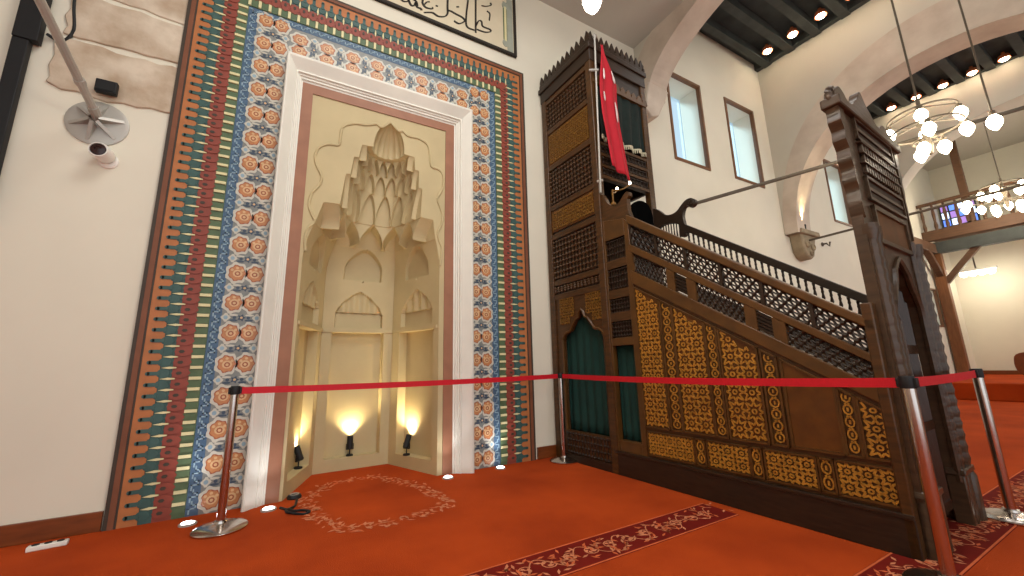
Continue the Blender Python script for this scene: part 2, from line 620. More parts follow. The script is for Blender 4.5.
# far end walls
b = MB()
b.box(20.4, 20.6, -5, W, 0, 8.0)
struct('wall_end', b, PLASTER, smooth=False)
b = MB()
b.box(20.37, 20.4, -5, W, 0.4, 0.53)
struct('baseboard_end', b, SKIRT, smooth=False)
b = MB()
b.box(-5.2, -5.0, -5, W + 0.5, -0.1, 9.0)
struct('wall_sun_block', b, PLASTER, smooth=False)  # unseen wall added to keep the sun from streaming in on the left
# carpeted step up to the far part of the hall
b = MB()
b.box(14.3, 20.4, -5, W - 0.002, 0.0, 0.4)
struct('floor_platform', b, CARPET, smooth=False, bevel=0.02)

# ------------------------------------------------------------------ gallery
g = thing('wooden_gallery', 'brown timber gallery with railing and braced post at the far end', 'gallery', (18.2, 4.0, 0.4))
b = MB()
b.box(18.05, 20.4, -5, 4.09, 4.90, 5.02)
obj('gallery_floor', b, BEAM, g, bevel=0.01)
b = MB()
b.box(18.0, 18.25, -5, 4.09, 4.30, 4.66)
obj('main_beam', b, BEAMD, g, bevel=0.01)
b = MB()
b.box(17.95, 18.1, -5, 4.09, 4.72, 5.06)
obj('edge_beam', b, BEAM, g, bevel=0.01)
b = MB()
b.box(18.02, 18.1, -5, 4.09, 5.92, 6.02)
obj('top_rail', b, BEAM, g, bevel=0.01)
for i in range(16):
    b = MB()
    y = 4.0 - i * 0.26
    b.lathe([(0.03, 5.04), (0.05, 5.2), (0.03, 5.35), (0.045, 5.6), (0.028, 5.8), (0.03, 5.93)], 8, (18.06, y, 0))
    obj('baluster', b, BEAM, g)
b = MB()
b.box(18.06, 18.3, 3.80, 4.06, 0.4, 4.30)
obj('post', b, POSTW, g, bevel=0.015)
b = MB()
b.box(18.06, 18.22, 2.9, 3.08, 5.12, 7.86)
obj('upper_post', b, BEAM, g, bevel=0.015)
b = MB()
b.bar((18.17, 3.84, 3.35), (18.17, 2.95, 4.42), 0.16, 0.16)
obj('brace', b, BEAM, g, bevel=0.01)
b = MB()
b.bar((18.12, 3.92, 3.6), (17.2, 3.92, 4.42), 0.16, 0.16)
obj('brace', b, BEAM, g, bevel=0.01)
b = MB()
b.box(14.5, 18.0, 3.84, 4.06, 4.30, 4.60)
obj('side_beam', b, BEAM, g, bevel=0.01)

# stained window high in the wall of the gallery
wt = bpy.data.objects.new('window_5', None)
C.objects.link(wt)
wt.location = (20.4, 3.6, 5.5)
wt['kind'] = 'structure'
b = MB()
sy0, sy1, sz0, sz1 = 3.18, 4.04, 5.60, 6.42
for i in range(4):
    for j in range(3):
        y0 = sy0 + (sy1 - sy0) * i / 4 + 0.02
        y1 = sy0 + (sy1 - sy0) * (i + 1) / 4 - 0.02
        z0 = sz0 + (sz1 - sz0) * j / 3 + 0.02
        z1 = sz0 + (sz1 - sz0) * (j + 1) / 3 - 0.02
        b.box(20.37, 20.385, y0, y1, z0, z1, (i * 2 + j) % 3)
struct('stained_panes', b, [ST_BLUE, ST_WHITE, ST_RED], wt, smooth=False)
b = MB()
for i in range(5):
    y = sy0 + (sy1 - sy0) * i / 4
    b.box(20.35, 20.4, y - 0.02, y + 0.02, sz0 - 0.03, sz1 + 0.03)
for j in range(4):
    z = sz0 + (sz1 - sz0) * j / 3
    b.box(20.352, 20.4, sy0, sy1, z - 0.02, z + 0.02)
struct('window_frame', b, BEAMD, wt, smooth=False)

# ------------------------------------------------------------------ mihrab
mh = thing('mihrab', 'tall prayer niche in a painted border with tiled band and stone hood', 'prayer niche', (0.75, W, 0))

# frame rectangles on the wall: x left, x right, z top
R_OUT = (-1.07, 2.57, 5.11)


def u_strip(b, L0, R0, T0, L1, R1, T1, d0, d1, m):
    """mitred strip running up the left side, across and down the right side"""
    for poly in ([(L0, 0), (L1, 0), (L1, T1), (L0, T0)], [(L0, T0), (L1, T1), (R1, T1), (R0, T0)], [(R1, 0), (R0, 0), (R0, T0), (R1, T1)]):
        b.prism(poly, onwall, d0, d1, m)


def off(w):
    return (R_OUT[0] + w, R_OUT[1] - w, R_OUT[2] - w)


# painted border: strips at growing distance from the outer edge
strips = [(0.0, 0.026, 2, 0.030), (0.026, 0.06, 1, 0.036), (0.06, 0.072, 2, 0.030), (0.072, 0.185, 0, 0.026),
          (0.185, 0.262, 3, 0.020), (0.262, 0.375, 4, 0.020), (0.375, 0.455, 5, 0.016)]
b = MB()
for w0, w1, m, d in strips:
    u_strip(b, *off(w0), *off(w1), 0.001, d, m)


def place(side, s, w):
    """point of the border: side 0 left (s = z), 1 top (s = x), 2 right (s = z); w = distance from the outer edge"""
    if side == 0:
        return (R_OUT[0] + w, s)
    if side == 2:
        return (R_OUT[1] - w, s)
    return (s, R_OUT[2] - w)


def blob(b, side, s, w, rs, rw, d, m, n=8, shape=None):
    pts = []
    for i in range(n):
        t = 2 * PI * i / n
        k = shape(t) if shape else 1.0
        p = place(side, s + rs * k * math.sin(t), w + rw * k * math.cos(t))
        pts.append(p)
    if side in (0,):
        pass
    b.prism(pts, onwall, 0.001, d, m)


PER = 0.0852
cells = []
for k in range(58):
    cells.append((0, 0.06 + k * PER))
    cells.append((2, 0.06 + k * PER))
for k in range(40):
    cells.append((1, R_OUT[0] + 0.13 + k * PER + 0.03))
for side, s in cells:
    def okw(w, s=s, side=side):
        if side == 1:
            return w < min(s - R_OUT[0], R_OUT[1] - s) - 0.03
        return s < R_OUT[2] - w - 0.03
    def rect(w0, w1, hs, d, m, s0=None):
        sc = s if s0 is None else s0
        if not okw((w0 + w1) / 2, sc, side):
            return
        b.prism([place(side, sc - hs, w0), place(side, sc + hs, w0), place(side, sc + hs, w1), place(side, sc - hs, w1)], onwall, 0.001, d, m)
    # dark fingers reaching into the orange
    rect(0.115, 0.19, PER * 0.17, 0.031, 3)
    if okw(0.115):
        blob(b, side, s, 0.115, PER * 0.17, 0.014, 0.031, 3)
    # teal discs
    if okw(0.21):
        blob(b, side, s, 0.208, PER * 0.43, 0.042, 0.027, 3, 10)
    # cream wedges between discs
    h = s + PER / 2
    if okw(0.25, h):
        b.prism([place(side, h, 0.19), place(side, h + PER * 0.11, 0.24), place(side, h + PER * 0.05, 0.285), place(side, h - PER * 0.05, 0.285), place(side, h - PER * 0.11, 0.24)], onwall, 0.001, 0.029, 6)
    # red lozenges
    if okw(0.32):
        blob(b, side, s, 0.318, PER * 0.46, 0.060, 0.027, 4, 8)
        blob(b, side, s, 0.305, PER * 0.16, 0.02, 0.030, 7, 6)
    # green tongues with cream fingers
    rect(0.36, 0.452, PER * 0.30, 0.022, 5)
    rect(0.372, 0.450, PER * 0.14, 0.031, 6, h)
o = obj('painted_border', b, [T_ORANGE, T_BROWN, T_DARK, T_TEAL, T_RED, T_GREEN, T_CREAM, T_DARK], mh, smooth=False)
o['label'] = 'orange, teal, red and green stepped painted border'

# blue band with a meander line
b = MB()
u_strip(b, *off(0.455), *off(0.535), 0.001, 0.012, 0)
for side, s in cells:
    if side == 1:
        if not (R_OUT[0] + 0.5 < s < R_OUT[1] - 0.5):
            continue
    elif s > R_OUT[2] - 0.5:
        continue
    q = PER * 0.5
    pts = [(s - q, 0.475), (s - q * 0.2, 0.475), (s - q * 0.2, 0.515), (s + q * 0.4, 0.515), (s + q * 0.4, 0.49), (s + q, 0.49)]
    for (sa, wa), (sb, wb) in zip(pts, pts[1:]):
        s0, s1 = min(sa, sb) - 0.005, max(sa, sb) + 0.005
        w0, w1 = min(wa, wb) - 0.005, max(wa, wb) + 0.005
        b.prism([place(side, s0, w0), place(side, s1, w0), place(side, s1, w1), place(side, s0, w1)], onwall, 0.001, 0.014, 1)
o = obj('meander_band', b, [T_BLUE, T_LBLUE], mh, smooth=False)
o['label'] = 'narrow blue band with a light meander'

# floral tile band
F0, F1 = 0.535, 0.83
b = MB()
u_strip(b, *off(F0), R_OUT[0] + F1, R_OUT[1] - F1, R_OUT[2] - 0.92, 0.001, 0.010, 0)
FP = 0.262
fl = []
for k in range(19):
    z = 0.10 + k * FP
    if z < R_OUT[2] - 0.5:
        fl += [(0, z), (2, z)]
for k in range(10):
    if 0.88 < 0.66 + k * 0.258 < R_OUT[1] - R_OUT[0] - 0.88:
        fl.append((1, R_OUT[0] + 0.66 + k * 0.258))
sc = lambda t: 1 + 0.10 * math.cos(7 * t)
for side, s in fl:
    WC = 0.715 if side == 1 else 0.675
    # white scalloped cloud, two palmettes side by side
    for sg in (-1, 1):
        wc = WC + sg * 0.071
        blob(b, side, s, wc, 0.096, 0.080, 0.0125, 1, 26, sc)
    for sg in (-1, 1):
        wc = WC + sg * 0.068
        blob(b, side, s, wc, 0.072, 0.062, 0.0135, 5, 20, sc)
        blob(b, side, s, wc, 0.064, 0.056, 0.0145, 3, 18, sc)
        blob(b, side, s - 0.004, wc - sg * 0.005, 0.034, 0.036, 0.0155, 4, 10)
        blob(b, side, s - 0.006, wc - sg * 0.005, 0.022, 0.022, 0.0165, 5, 8)
        blob(b, side, s - 0.006, wc - sg * 0.005, 0.012, 0.012, 0.0175, 4, 6)
        for t in (0.6, 1.57, 2.54):          # petals' tips
            blob(b, side, s + 0.045 * math.sin(t), wc + 0.045 * math.cos(t), 0.012, 0.012, 0.0152, 4, 6)
    # small blossoms and leaves between
    h = s + FP / 2
    if side == 1 and h > R_OUT[1] - 0.62:
        continue
    if side != 1 and h > R_OUT[2] - 0.62:
        continue
    blob(b, side, h, WC, 0.026, 0.026, 0.0135, 2, 10, lambda t: 1 + 0.3 * math.cos(5 * t))
    blob(b, side, h, WC, 0.011, 0.011, 0.0145, 4, 6)
    for sg in (-1, 1):
        blob(b, side, h, WC + sg * 0.112, 0.034, 0.030, 0.0125, 1, 14, lambda t: 1 + 0.2 * math.cos(4 * t))
        blob(b, side, h, WC + sg * 0.112, 0.018, 0.016, 0.0135, 6, 8)
        blob(b, side, h + 0.022, WC + sg * 0.058, 0.009, 0.034, 0.0135, 1, 8)
        blob(b, side, h - 0.024, WC + sg * 0.056, 0.010, 0.032, 0.0135, 2, 8)
        blob(b, side, h, WC + sg * 0.05, 0.014, 0.014, 0.0142, 2, 8)
o = obj('floral_tile_band', b, [T_GROUND, T_WHITE, T_NAVY, T_PALM, T_PALM2, T_RUST, T_LBLUE], mh, smooth=False)
o['label'] = 'tile band of paired orange palmettes on grey blue'

# pale marble moulding, stepping inwards
b = MB()
prof = [(0.865, 0.010), (0.866, 0.125), (0.878, 0.135), (0.895, 0.135), (0.985, 0.070), (0.990, 0.078), (1.004, 0.078), (1.008, 0.058), (1.024, 0.058), (1.028, 0.044), (1.046, 0.044), (1.050, 0.028), (1.066, 0.026)]
def off2(w):
    f = (w - 0.865) / 0.201
    return (R_OUT[0] + 0.82 + 0.155 * f, R_OUT[1] - 0.82 - 0.205 * f, R_OUT[2] - 0.905 - 0.225 * f)
for (w0, d0), (w1, d1) in zip(prof, prof[1:]):
    a0, a1 = off2(w0), off2(w1)
    def P(L, z, d):
        return onwall(L, z, d)
    b.add([P(a0[0], 0, d0), P(a1[0], 0, d1), P(a1[0], a1[2], d1), P(a0[0], a0[2], d0)], [(0, 1, 2, 3)])
    b.add([P(a0[0], a0[2], d0), P(a1[0], a1[2], d1), P(a1[1], a1[2], d1), P(a0[1], a0[2], d0)], [(0, 1, 2, 3)])
    b.add([P(a1[1], 0, d1), P(a0[1], 0, d0), P(a0[1], a0[2], d0), P(a1[1], a1[2], d1)], [(0, 1, 2, 3)])
o = obj('marble_frame', b, MARBLE, mh, angle=20)
b = MB()
a0 = off2(1.066)
a1 = (a0[0] + 0.10, a0[1] - 0.105, a0[2] - 0.10)
u_strip(b, *a0, *a1, -0.06, 0.024, 0)
o = obj('red_marble_strip', b, PINKM, mh, smooth=False)
SL, SR, ST = a1

# niche surface: half hexagon plan, recessed panels below, stepped hood of cells above
HEX = [(-0.69, 0.0), (-0.43, 0.80), (0.35, 0.82), (0.665, 0.0)]
seg = [math.dist(HEX[i], HEX[i + 1]) for i in range(3)]
TOT = sum(seg)


def plan(p):
    d = p * TOT
    for i in range(3):
        if d <= seg[i] or i == 2:
            f = min(1.0, d / seg[i])
            a, c = HEX[i], HEX[i + 1]
            pt = (a[0] + (c[0] - a[0]) * f, a[1] + (c[1] - a[1]) * f)
            nx, ny = (c[1] - a[1]) / seg[i], -(c[0] - a[0]) / seg[i]
            return pt, (-nx, -ny), i, f * seg[i], seg[i]
        d -= seg[i]


def circ(p):
    t = PI * (1 - p)
    return (0.68 * math.cos(t), 0.80 * math.sin(t))


# tiers: z0, z1, recessed scale, projecting scale, number of cells, arch power
TIERS = [(2.10, 2.50, 1.06, 0.90, 3, 0.62), (2.50, 2.73, 0.885, 0.62, 6, 1.0), (2.73, 3.08, 0.60, 0.53, 7, 0.7),
         (3.08, 3.29, 0.52, 0.44, 8, 0.7), (3.29, 3.45, 0.43, 0.33, 8, 0.9)]


def niche_scale(p, z):
    for z0, z1, lo, hi, n, pw in TIERS:
        if z0 <= z < z1:
            s = (z - z0) / (z1 - z0)
            t = ((p * n) % 1.0) * 2 - 1
            t = ((p * n + 0.5) % 1.0) * 2 - 1
            edge = 0.94 * max(0.0, 1 - s ** 1.9) ** pw
            k = smooth01((abs(t) - edge) / 0.10 + 0.5)
            if n == 3:
                t = ((p * n) % 1.0) * 2 - 1
                edge = 0.50 * (1.0 if s < 0.4 else max(0.0, 1 - ((s - 0.4) / 0.6) ** 1.7) ** 0.75) if 0.06 < s < 0.97 else 0.0
                k = smooth01((abs(t) - edge) / 0.06 + 0.5)
                hi = 1.0 - 0.10 * s * s
            depth = lo + (hi - lo) * 0.25 * s
            # shallow hollow inside each cell
            depth += 0.012 * (1 - (t / max(edge, 0.05)) ** 2) if abs(t) < edge else 0
            return depth * (1 - k) + hi * k, k
    if z >= 3.45:
        s = min(1.0, (z - 3.45) / 0.345)
        r = 0.245 * max(0.0, 1 - s ** 2.2) ** 0.62
        rib = 1 + 0.07 * abs(math.sin(p * PI * 7))
        return r * rib, 1
    return 1.0, 0


def lower_relief(p, z):
    """how far the lower wall is cut back: tall panel, ledge and small arched hood on each face"""
    pt, nrm, i, d, L = plan(p)
    c = d - L / 2 + (0.03 if i == 0 else (-0.03 if i == 2 else 0.0))
    hw = L * 0.36
    r = 0.0
    if abs(c) < hw and 0.13 < z < 1.50:
        r = 0.10
    hz = hw * 0.92
    if abs(c) < hz and 1.56 < z < 1.98:
        s = (z - 1.56) / 0.42
        e = hz * (1.0 if s < 0.35 else max(0.0, 1 - ((s - 0.35) / 0.65) ** 1.5) ** 0.8)
        if abs(c) < e:
            r = 0.055 if s < 0.42 else 0.03 + 0.012 * math.cos(c / hz * 14)
    if 1.50 <= z <= 1.535:
        r -= 0.012
    return r


NP = 220
zs_ = []
z = 0.0
while z < 3.80:
    zs_.append(z)
    z += 0.0125 if z < 2.1 else 0.009
zs_.append(3.80)
for tz in [0.13, 1.50, 1.535, 1.56] + [t[0] for t in TIERS]:
    zs_ += [tz - 0.001, tz + 0.001]
zs_ = sorted(set(round(q, 4) for q in zs_))
DS = 0.012
b = MB()
rows = []
for z in zs_:
    row = []
    cx = 0.72 + 0.075 * smooth01((z - 2.0) / 1.8)
    for i in range(NP + 1):
        p = i / NP
        pt, nrm, _, _, _ = plan(p)
        if z < 2.10:
            r = lower_relief(p, z) if 0.012 < p < 0.988 else 0
            q = (pt[0] + nrm[0] * r, pt[1] + nrm[1] * r)
        else:
            f = smooth01((z - 2.3) / 1.0)
            c = circ(p)
            q = (pt[0] * (1 - f) + c[0] * f, pt[1] * (1 - f) + c[1] * f)
            k, _ = niche_scale(p, z)
            q = (q[0] * k, q[1] * k)
        row.append((cx + q[0], W - DS + max(q[1], 0), z))
    rows.append(row)
vsn = [q for row in rows for q in row]
fsn = []
for j in range(len(rows) - 1):
    for i in range(NP):
        a = j * (NP + 1) + i
        fsn.append((a, a + 1, a + NP + 2, a + NP + 1))
b.add(vsn, fsn)
o = obj('niche_hood', b, GOLDPL, mh, angle=28)
o['label'] = 'warm stone niche with stepped honeycomb hood'
# stone face around the hood
b = MB()
for j in range(len(rows) - 1):
    l0, l1 = rows[j][0], rows[j + 1][0]
    r0, r1 = rows[j][-1], rows[j + 1][-1]
    za, zb = zs_[j], zs_[j + 1]
    b.add([(SL, W - DS, za), (l0[0], W - DS, za), (l1[0], W - DS, zb), (SL, W - DS, zb)], [(0, 1, 2, 3)])
    b.add([(r0[0], W - DS, za), (SR, W - DS, za), (SR, W - DS, zb), (r1[0], W - DS, zb)], [(0, 1, 2, 3)])
b.box(SL, SR, W - DS, W + 0.1, 3.80, ST)
obj('niche_face', b, GOLDPL, mh, smooth=False)

# lobed groove carved round the hood
gl = [(0.79, 3.80), (0.70, 3.71), (0.64, 3.73), (0.54, 3.69), (0.42, 3.67), (0.31, 3.60), (0.29, 3.49), (0.28, 3.38), (0.18, 3.36), (0.10, 3.30), (0.07, 3.20), (0.09, 3.10), (0.14, 3.00), (0.13, 2.90), (0.07, 2.80), (0.05, 2.67), (0.08, 2.58), (0.11, 2.51), (0.06, 2.43), (0.04, 2.33), (0.05, 2.2)]
gr = [(0.79, 3.80), (0.88, 3.72), (0.93, 3.73), (0.99, 3.69), (1.12, 3.69), (1.22, 3.64), (1.25, 3.52), (1.27, 3.38), (1.36, 3.36), (1.41, 3.30), (1.42, 3.18), (1.39, 3.08), (1.35, 2.99), (1.38, 2.90), (1.41, 2.80), (1.40, 2.68), (1.36, 2.58), (1.38, 2.48), (1.41, 2.40), (1.40, 2.28), (1.39, 2.2)]
def smooth_path(ps, k=4):
    outp = []
    for i in range(len(ps) - 1):
        p0, p1, p2, p3 = ps[max(i - 1, 0)], ps[i], ps[i + 1], ps[min(i + 2, len(ps) - 1)]
        for j in range(k):
            t = j / k
            outp.append(tuple(0.5 * (2 * p1[c] + (p2[c] - p0[c]) * t + (2 * p0[c] - 5 * p1[c] + 4 * p2[c] - p3[c]) * t * t + (3 * p1[c] - p0[c] - 3 * p2[c] + p3[c]) * t ** 3) for c in range(len(p1))))
    outp.append(tuple(ps[-1]))
    return outp
b = MB()
for path in (gl, gr):
    ps = smooth_path(path)
    b.tube([onwall(x, z, DS + 0.003) for x, z in ps], 0.015, 6)
o = obj('carved_outline', b, GOLDPL, mh)

# ------------------------------------------------------------------ calligraphy panel
cp = thing('calligraphy_panel', 'framed slab of black Arabic calligraphy on the wall above the tiled niche border', 'calligraphy panel', (0.75, W, 5.33))
X0, X1, Z0, Z1 = -0.95, 2.47, 5.33, 6.34
b = MB()
b.prism([(X0, Z0), (X1, Z0), (X1, Z1), (X0, Z1)], onwall, 0.0, 0.02)
obj('slab', b, SLAB, cp, smooth=False)
b = MB()
t = 0.038
b.prism([(X0, Z0), (X1, Z0), (X1, Z0 + t), (X0, Z0 + t)], onwall, 0.0, 0.045)
b.prism([(X0, Z1 - t), (X1, Z1 - t), (X1, Z1), (X0, Z1)], onwall, 0.0, 0.045)
b.prism([(X0, Z0 + t), (X0 + t, Z0 + t), (X0 + t, Z1 - t), (X0, Z1 - t)], onwall, 0.0, 0.045)
b.prism([(X1 - t, Z0 + t), (X1, Z0 + t), (X1, Z1 - t), (X1 - t, Z1 - t)], onwall, 0.0, 0.045)
obj('frame', b, INK, cp, bevel=0.004)
b = MB()
b.prism([(2.33, 5.39), (2.42, 5.39), (2.42, 6.26), (2.33, 6.26)], onwall, 0.0, 0.024, 0)
b.prism([(2.27, 5.46), (2.335, 5.46), (2.335, 6.18), (2.27, 6.18)], onwall, 0.0, 0.023, 1)
for z in (5.50, 6.12):
    b.prism(arc_pts(2.30, z, 0.045, 0.06, 0, 360, 14)[:-1], onwall, 0.0, 0.026, 0)
b.prism([(2.285, 5.53), (2.32, 5.53), (2.32, 6.10), (2.285, 6.10)], onwall, 0.0, 0.027, 2)
obj('end_ornament', b, [SAGE, T_GREEN, T_CREAM], cp, smooth=False)
STROKES = [
    ([(1.850, 6.22), (1.848, 6.005), (1.846, 5.776), (1.844, 5.458)], 0.030),
    ([(1.845, 5.56), (1.889, 5.665), (1.933, 5.676), (1.95, 5.609), (2.056, 5.608), (2.065, 5.577), (1.984, 5.531), (1.862, 5.518)], 0.030),
    ([(1.745, 6.18), (1.735, 5.928), (1.712, 5.711), (1.706, 5.532), (1.742, 5.485), (1.827, 5.491)], 0.030),
    ([(1.935, 5.935), (2.007, 5.961), (2.08, 6.017), (2.072, 6.052)], 0.026),
    ([(2.015, 5.888), (2.06, 5.862), (2.049, 5.751)], 0.024),
    ([(1.446, 5.616), (1.495, 5.626), (1.56, 5.617), (1.65, 5.607), (1.684, 5.567), (1.609, 5.49), (1.536, 5.497)], 0.032),
    ([(1.570, 5.730), (1.605, 5.752)], 0.034),
    ([(1.45, 6.10), (1.448, 5.8), (1.446, 5.671), (1.447, 5.571), (1.408, 5.504), (1.322, 5.466), (1.244, 5.481), (1.139, 5.43)], 0.032),
    ([(1.121, 5.95), (1.12, 5.631), (1.119, 5.56), (1.16, 5.519), (1.236, 5.534), (1.251, 5.564)], 0.030),
    ([(1.144, 5.555), (1.174, 5.605), (1.211, 5.628)], 0.026),
    ([(0.931, 5.56), (0.969, 5.466), (1.012, 5.471), (1.033, 5.525), (1.049, 5.472), (1.094, 5.468), (1.109, 5.45)], 0.032),
    ([(0.930, 5.499), (0.953, 5.502)], 0.030),
    ([(1.003, 5.553), (1.04, 5.546), (1.056, 5.493)], 0.026),
    ([(1.289, 5.61), (1.317, 5.615)], 0.026),
    ([(1.017, 5.60), (1.025, 5.547)], 0.022),
    ([(0.80, 5.70), (0.83, 5.52), (0.88, 5.47), (0.93, 5.49)], 0.030)]
b = MB()
for ps, w in STROKES:
    sp = smooth_path(ps, 6) if len(ps) > 2 else ps
    n = len(sp)
    L, Rr = [], []
    for i, (x, z) in enumerate(sp):
        a, c = sp[max(i - 1, 0)], sp[min(i + 1, n - 1)]
        dx, dz = c[0] - a[0], c[1] - a[1]
        l = math.hypot(dx, dz) or 1
        ang = math.atan2(dz, dx)
        ww = w * (0.35 + 0.65 * abs(math.sin(ang - math.radians(40))))   # broad-nib pen
        L.append((x - dz / l * ww / 2, z + dx / l * ww / 2))
        Rr.append((x + dz / l * ww / 2, z - dx / l * ww / 2))
    for i in range(n - 1):
        b.prism([L[i], L[i + 1], Rr[i + 1], Rr[i]], onwall, 0.018, 0.026)
o = obj('calligraphy', b, INK, cp, smooth=False)
o['label'] = 'flowing black Arabic lettering'

# ------------------------------------------------------------------ lamps in the niche and floor lights by the wall
def uplight(x, y, zb, rz, label, aim, tl):
    t = thing('uplight_spot', label, 'spotlight', (x, y, zb), rz, 'black uplights in the niche')
    b = MB()
    b.lathe([(0.0, 0.0), (0.038, 0.0), (0.038, 0.014), (0.03, 0.018), (0.0, 0.018)], 16)
    obj('base', b, BLACK, t, local=True)
    b = MB()
    b.tube([(0, 0, 0.015), (0, 0, 0.075)], 0.007, 8)
    b.box(-0.038, 0.038, -0.008, 0.008, 0.068, 0.078)
    b.box(-0.040, -0.034, -0.009, 0.009, 0.068, 0.13)
    b.box(0.034, 0.040, -0.009, 0.009, 0.068, 0.13)
    obj('yoke', b, BLACK, t, local=True)
    d = Vector((0, math.sin(math.radians(tl)), math.cos(math.radians(tl))))
    b = MB()
    b.lathe([(0.0, -0.055), (0.022, -0.055), (0.031, -0.045), (0.031, 0.09), (0.027, 0.09), (0.025, 0.075), (0.0, 0.075)], 18, (0, 0, 0.125), d)
    hd = obj('lamp_head', b, BLACK, t, local=True)
    b = MB()
    b.lathe([(0.0, 0.0), (0.024, 0.0), (0.024, 0.005), (0.0, 0.006)], 16, Vector((0, 0, 0.125)) + d * 0.078, d)
    obj('lens', b, SPOTG, t, local=True)
    wd = Matrix.Rotation(rz, 3, 'Z') @ d
    p = Vector((x, y, zb + 0.125)) + wd * 0.10
    lamp('uplight_beam', 'SPOT', p, 24, (1, 0.82, 0.48), 0.03, p + wd + Vector(aim), 125, 0.9)
    return t


uplight(0.66, 4.955, 0.13, 0.05, 'upright black spotlight standing on the sill of the middle face of the niche', (0, 0.02, 0), 6)
uplight(1.205, 4.60, 0.13, -0.9, 'tilted black spotlight by the right face of the niche', (0.02, 0.02, 0), 26)
uplight(0.150, 4.64, 0.13, 0.9, 'black spotlight half hidden behind the left edge of the niche', (-0.02, 0.02, 0), 26)


def floor_light(x, y, label, power=5):
    t = thing('recessed_floor_light', label, 'floor light', (x, y, 0.0), 0, 'floor lights along the wall')
    b = MB()
    b.lathe([(0.0, 0.0), (0.055, 0.0), (0.055, 0.01), (0.045, 0.016), (0.040, 0.012), (0.0, 0.012)], 20)
    obj('rim', b, STEELM, t, local=True)
    b = MB()
    b.lathe([(0.0, 0.012), (0.04, 0.012), (0.03, 0.019), (0.0, 0.021)], 18)
    obj('glass', b, FLOORG, t, local=True)
    lamp('floor_light_beam', 'SPOT', (x, y, 0.03), power, (0.93, 0.96, 1.0), 0.03, (x, y + 0.12, 1.0), 80, 0.9)


floor_light(-0.06, 3.90, 'glowing floor light at the foot of the left marble jamb')
floor_light(-0.56, 3.88, 'glowing floor light at the foot of the tile border, beside the left barrier post', 8)
floor_light(2.05, 3.97, 'glowing floor light under the right tile border', 8)
floor_light(1.45, 3.94, 'glowing floor light at the foot of the right marble jamb')

# power strip by the left skirting, black cable bits by the niche
t = thing('power_strip', 'short white power strip lying on the carpet by the left skirting', 'power strip', (-1.27, 3.90, 0), 0.1)
b = MB()
b.box(-0.09, 0.09, -0.025, 0.025, 0.0, 0.03)
obj('body', b, WHITEP, t, local=True, bevel=0.006)
for k in range(3):
    b = MB()
    b.lathe([(0.0, 0.03), (0.018, 0.03), (0.018, 0.034), (0.013, 0.034), (0.012, 0.031), (0.0, 0.031)], 14, (-0.055 + 0.055 * k, 0, 0))
    obj('socket', b, BLACK, t, local=True)
t = thing('cable_box', 'small round black cable box on the carpet at the left foot of the niche', 'cable box', (0.12, 4.12, 0))
b = MB()
b.lathe([(0, 0), (0.055, 0), (0.058, 0.012), (0.05, 0.028), (0.0, 0.032)], 20)
obj('case', b, BLACK, t, local=True)
b = MB()
b.lathe([(0.035, 0.028), (0.038, 0.036), (0.03, 0.036), (0.028, 0.029)], 16)
obj('ring', b, STEELM, t, local=True)
b = MB()
pth = smooth_path([(0.02, 3.88, 0.008), (0.07, 3.80, 0.008), (0.12, 3.74, 0.008), (0.17, 3.72, 0.008), (0.22, 3.66, 0.008), (0.18, 3.62, 0.008), (0.10, 3.68, 0.012), (0.06, 3.76, 0.014), (0.12, 3.86, 0.008), (0.14, 4.05, 0.008)], 5)
b.tube(pth, 0.010, 6)
tag(obj('power_cable', b, BLACK), 'loose black cable curled on the carpet by the left marble jamb', 'cable')

# ------------------------------------------------------------------ left wall fittings
t = thing('tie_rod', 'steel tie rod with a round star-ribbed anchor plate on the left wall', 'tie rod', (-1.50, W, 3.08))
b = MB()
b.lathe([(0.0, 0.0), (0.19, 0.0), (0.19, 0.012), (0.165, 0.022), (0.0, 0.026)], 32, (-1.50, W, 3.08), (0, -1, 0))
obj('anchor_plate', b, STEELM, t)
for k in range(6):
    a = 2 * PI * k / 6 + 0.3
    b = MB()
    d = Vector((math.cos(a), 0, math.sin(a)))
    c = Vector((-1.50, W - 0.02, 3.08))
    n = Vector((0, -1, 0))
    s = n.cross(d)
    w = 0.012
    p0, p1 = c + d * 0.03, c + d * 0.165
    b.add([p0 + s * w, p0 - s * w, p0 - s * w + n * 0.075, p0 + s * w + n * 0.075, p1 + s * w, p1 - s * w, p1 - s * w + n * 0.006, p1 + s * w + n * 0.006],
          [(0, 1, 2, 3), (7, 6, 5, 4), (0, 4, 5, 1), (1, 5, 6, 2), (2, 6, 7, 3), (3, 7, 4, 0)])
    obj('rib', b, STEELM, t)
b = MB()
p0, p1 = Vector((-1.49, W - 0.02, 3.10)), Vector((-1.50, 3.05, 3.36))
b.tube([p0, p0.lerp(p1, 0.14)], 0.034, 10)
b.tube([p0.lerp(p1, 0.14), p0.lerp(p1, 3.0)], 0.026, 10)
b.tube([p0.lerp(p1, 0.34), p0.lerp(p1, 0.38)], 0.033, 10)
obj('rod', b, STEELM, t)

t = thing('wall_floodlight', 'small black floodlight on the wall just above the round anchor plate', 'floodlight', (-1.47, W, 3.36))
b = MB()
b.box(-1.53, -1.40, W - 0.10, W - 0.05, 3.32, 3.43)
obj('housing', b, BLACK, t, bevel=0.008)
b = MB()
b.box(-1.52, -1.41, W - 0.106, W - 0.10, 3.335, 3.42)
obj('glass', b, BLACK, t)
b = MB()
b.box(-1.47, -1.45, W - 0.05, W, 3.36, 3.39)
b.box(-1.50, -1.43, W - 0.012, W, 3.34, 3.41)
obj('bracket', b, BLACK, t)

